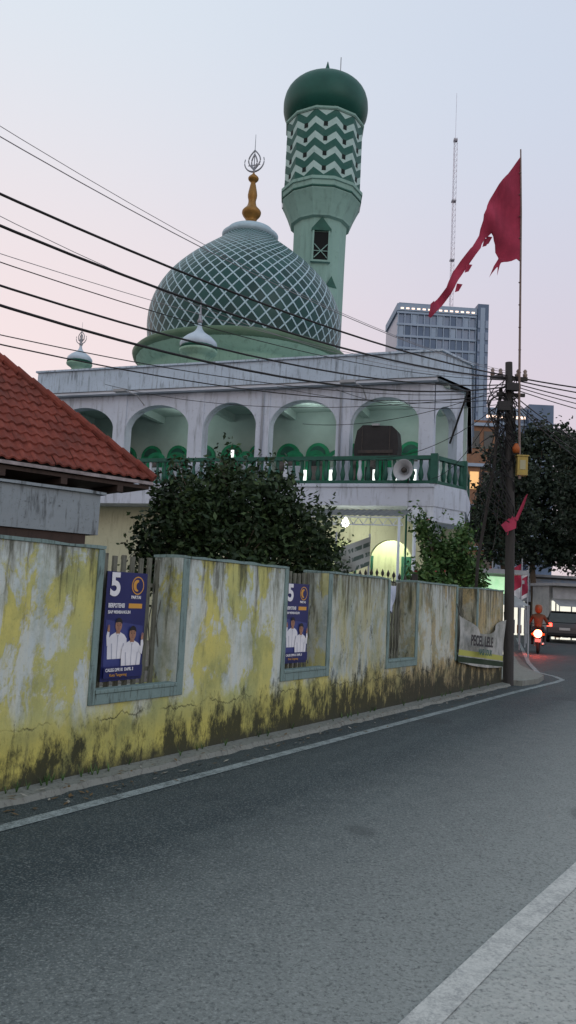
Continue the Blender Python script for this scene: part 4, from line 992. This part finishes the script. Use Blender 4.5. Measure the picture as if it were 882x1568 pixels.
for s_ in (-1,1):
    J=[((s_*.33,.68,1.05),.036),((s_*.335,.76,1.045),.036)]; ed=[(0,1)]
    for k in range(4):
        x_=s_*(.30+.022*k); L0=len(J); sc_=(.9,1,.98,.8)[k]
        J+= [((x_,.82,1.055),.011),((x_,.82+.045*sc_,1.045),.010),((x_,.82+.045*sc_,1.01),.009)]; ed+=[(1,L0),(L0,L0+1),(L0+1,L0+2)]
    L0=len(J); J+= [((s_*.295,.77,1.02),.012),((s_*.285,.81,.995),.010)]; ed+=[(0,L0),(L0,L0+1)]
    skin_body('hand',J,ed,skinm,rider,MC,0,1)
b=MB(); b.lathe(smoothprof([(.06,1.44),(.10,1.47),(.128,1.53),(.138,1.61),(.125,1.69),(.085,1.745),(.001,1.765)],3),22,(0,.27,0),0)
b.lathe([(.001,-.03),(.08,-.03),(.1,0),(.08,.03),(.001,.04)],16,(0,.37,1.57),1,M=Matrix.Rotation(math.pi/2,4,'X'))
b.make('helmet',[simple('helmet_orange',(.24,.08,.03),(.18,.06,.03),.35),black],rider,MC)
J=[((0,.25,1.42),.05),((0,.28,1.5),.07),((0,.30,1.6),.085),((0,.40,1.56),.02)]
skin_body('head',J,[(0,1),(1,2),(2,3)],skinm,rider,MC,1,1)
# ------------------------------------------------------------ cars
def car(x,y,rot,paint):
    M=Matrix.Translation((x,y,.004))@Matrix.Rotation(rot,4,'Z'); e=empty('parked_car',M)
    b=MB()
    side=[(0,.35),(0.02,.75),(.08,.98),(.35,1.02),(2.9,1.0),(3.9,.88),(4.18,.7),(4.2,.35)]
    def arc(cy): return [(cy+.36*math.cos(a),.33+.36*math.sin(a)) for a in [math.pi*i/8 for i in range(9)]]
    prof=side+[(4.0,.28)]+arc(3.35)+arc(.8)+[(.2,.28)]; n=len(prof)
    b.add([(-.84,y_,z_) for y_,z_ in prof]+[(.84,y_,z_) for y_,z_ in prof],[tuple(range(n)),tuple(reversed(range(n,2*n)))]+[(i,i+n,(i+1)%n+n,(i+1)%n) for i in range(n)],0)
    b.make('body',[paint],e,M,bevel=.06)
    b=MB(); cab=[(.12,1.0),(.42,1.45),(1.0,1.52),(2.0,1.48),(2.9,1.0)]
    lo=.80;hi=.64; vs=[]
    for s_ in (-1,1):
        for y_,z_ in cab: vs.append((s_*(lo if z_<1.1 else hi),y_,z_))
    n=len(cab); b.add(vs,[tuple(range(n)),tuple(reversed(range(n,2*n)))]+[(i,i+1,i+1+n,i+n) for i in range(n-1)],0)
    b.box(-.62,.62,.45,2.0,1.50,1.54,1)
    for s_ in (-1,1):
        for y_ in (.42,1.3): b.tube([(s_*.81,y_-.05 if y_<1 else y_,1.0),(s_*.655,y_+.03,1.5)],.03,1,6)
        b.tube([(s_*.81,2.88,1.0),(s_*.655,2.02,1.49)],.03,1,6)
    b.make('cabin',[glass,paint],e,M,bevel=.03)
    b=MB()
    for cy in (.8,3.35):
        for s_ in (-1,1):
            b.lathe([(.001,-.09),(.19,-.09),(.22,-.1),(.3,-.09),(.32,-.05),(.32,.05),(.3,.09),(.2,.1),(.001,.09)],22,(s_*.76,cy,.32),0,M=RY)
            b.lathe([(.001,-.02),(.17,-.015),(.19,.0)],8,(s_*(.86),cy,.32),1,M=RY,sm=False)
    b.make('wheels',[rubber,chrome],e,M)
    b=MB()
    for s_ in (-1,1): b.box(s_*.7-.12,s_*.7+.12,-.03,.1,.78,.95,0)
    b.box(-.25,.25,-.035,.0,.62,.74,1); b.box(-.8,.8,-.06,.05,.36,.5,2)
    b.make('rear_details',[simple('car_tail',(.9,.05,.03),(.9,.05,.03),.4,emit=8),bpy.data.materials['number_plate'],black],e,M,bevel=.015)
    return e
car(13.6,38.3,-.32,simple('dark_car_paint',(.025,.028,.032),(.03,.033,.04),.25,spec=.6))
car(12.6,48,-.3,simple('silver_car_paint',(.30,.32,.35),(.25,.27,.3),.3,.3,spec=.6))
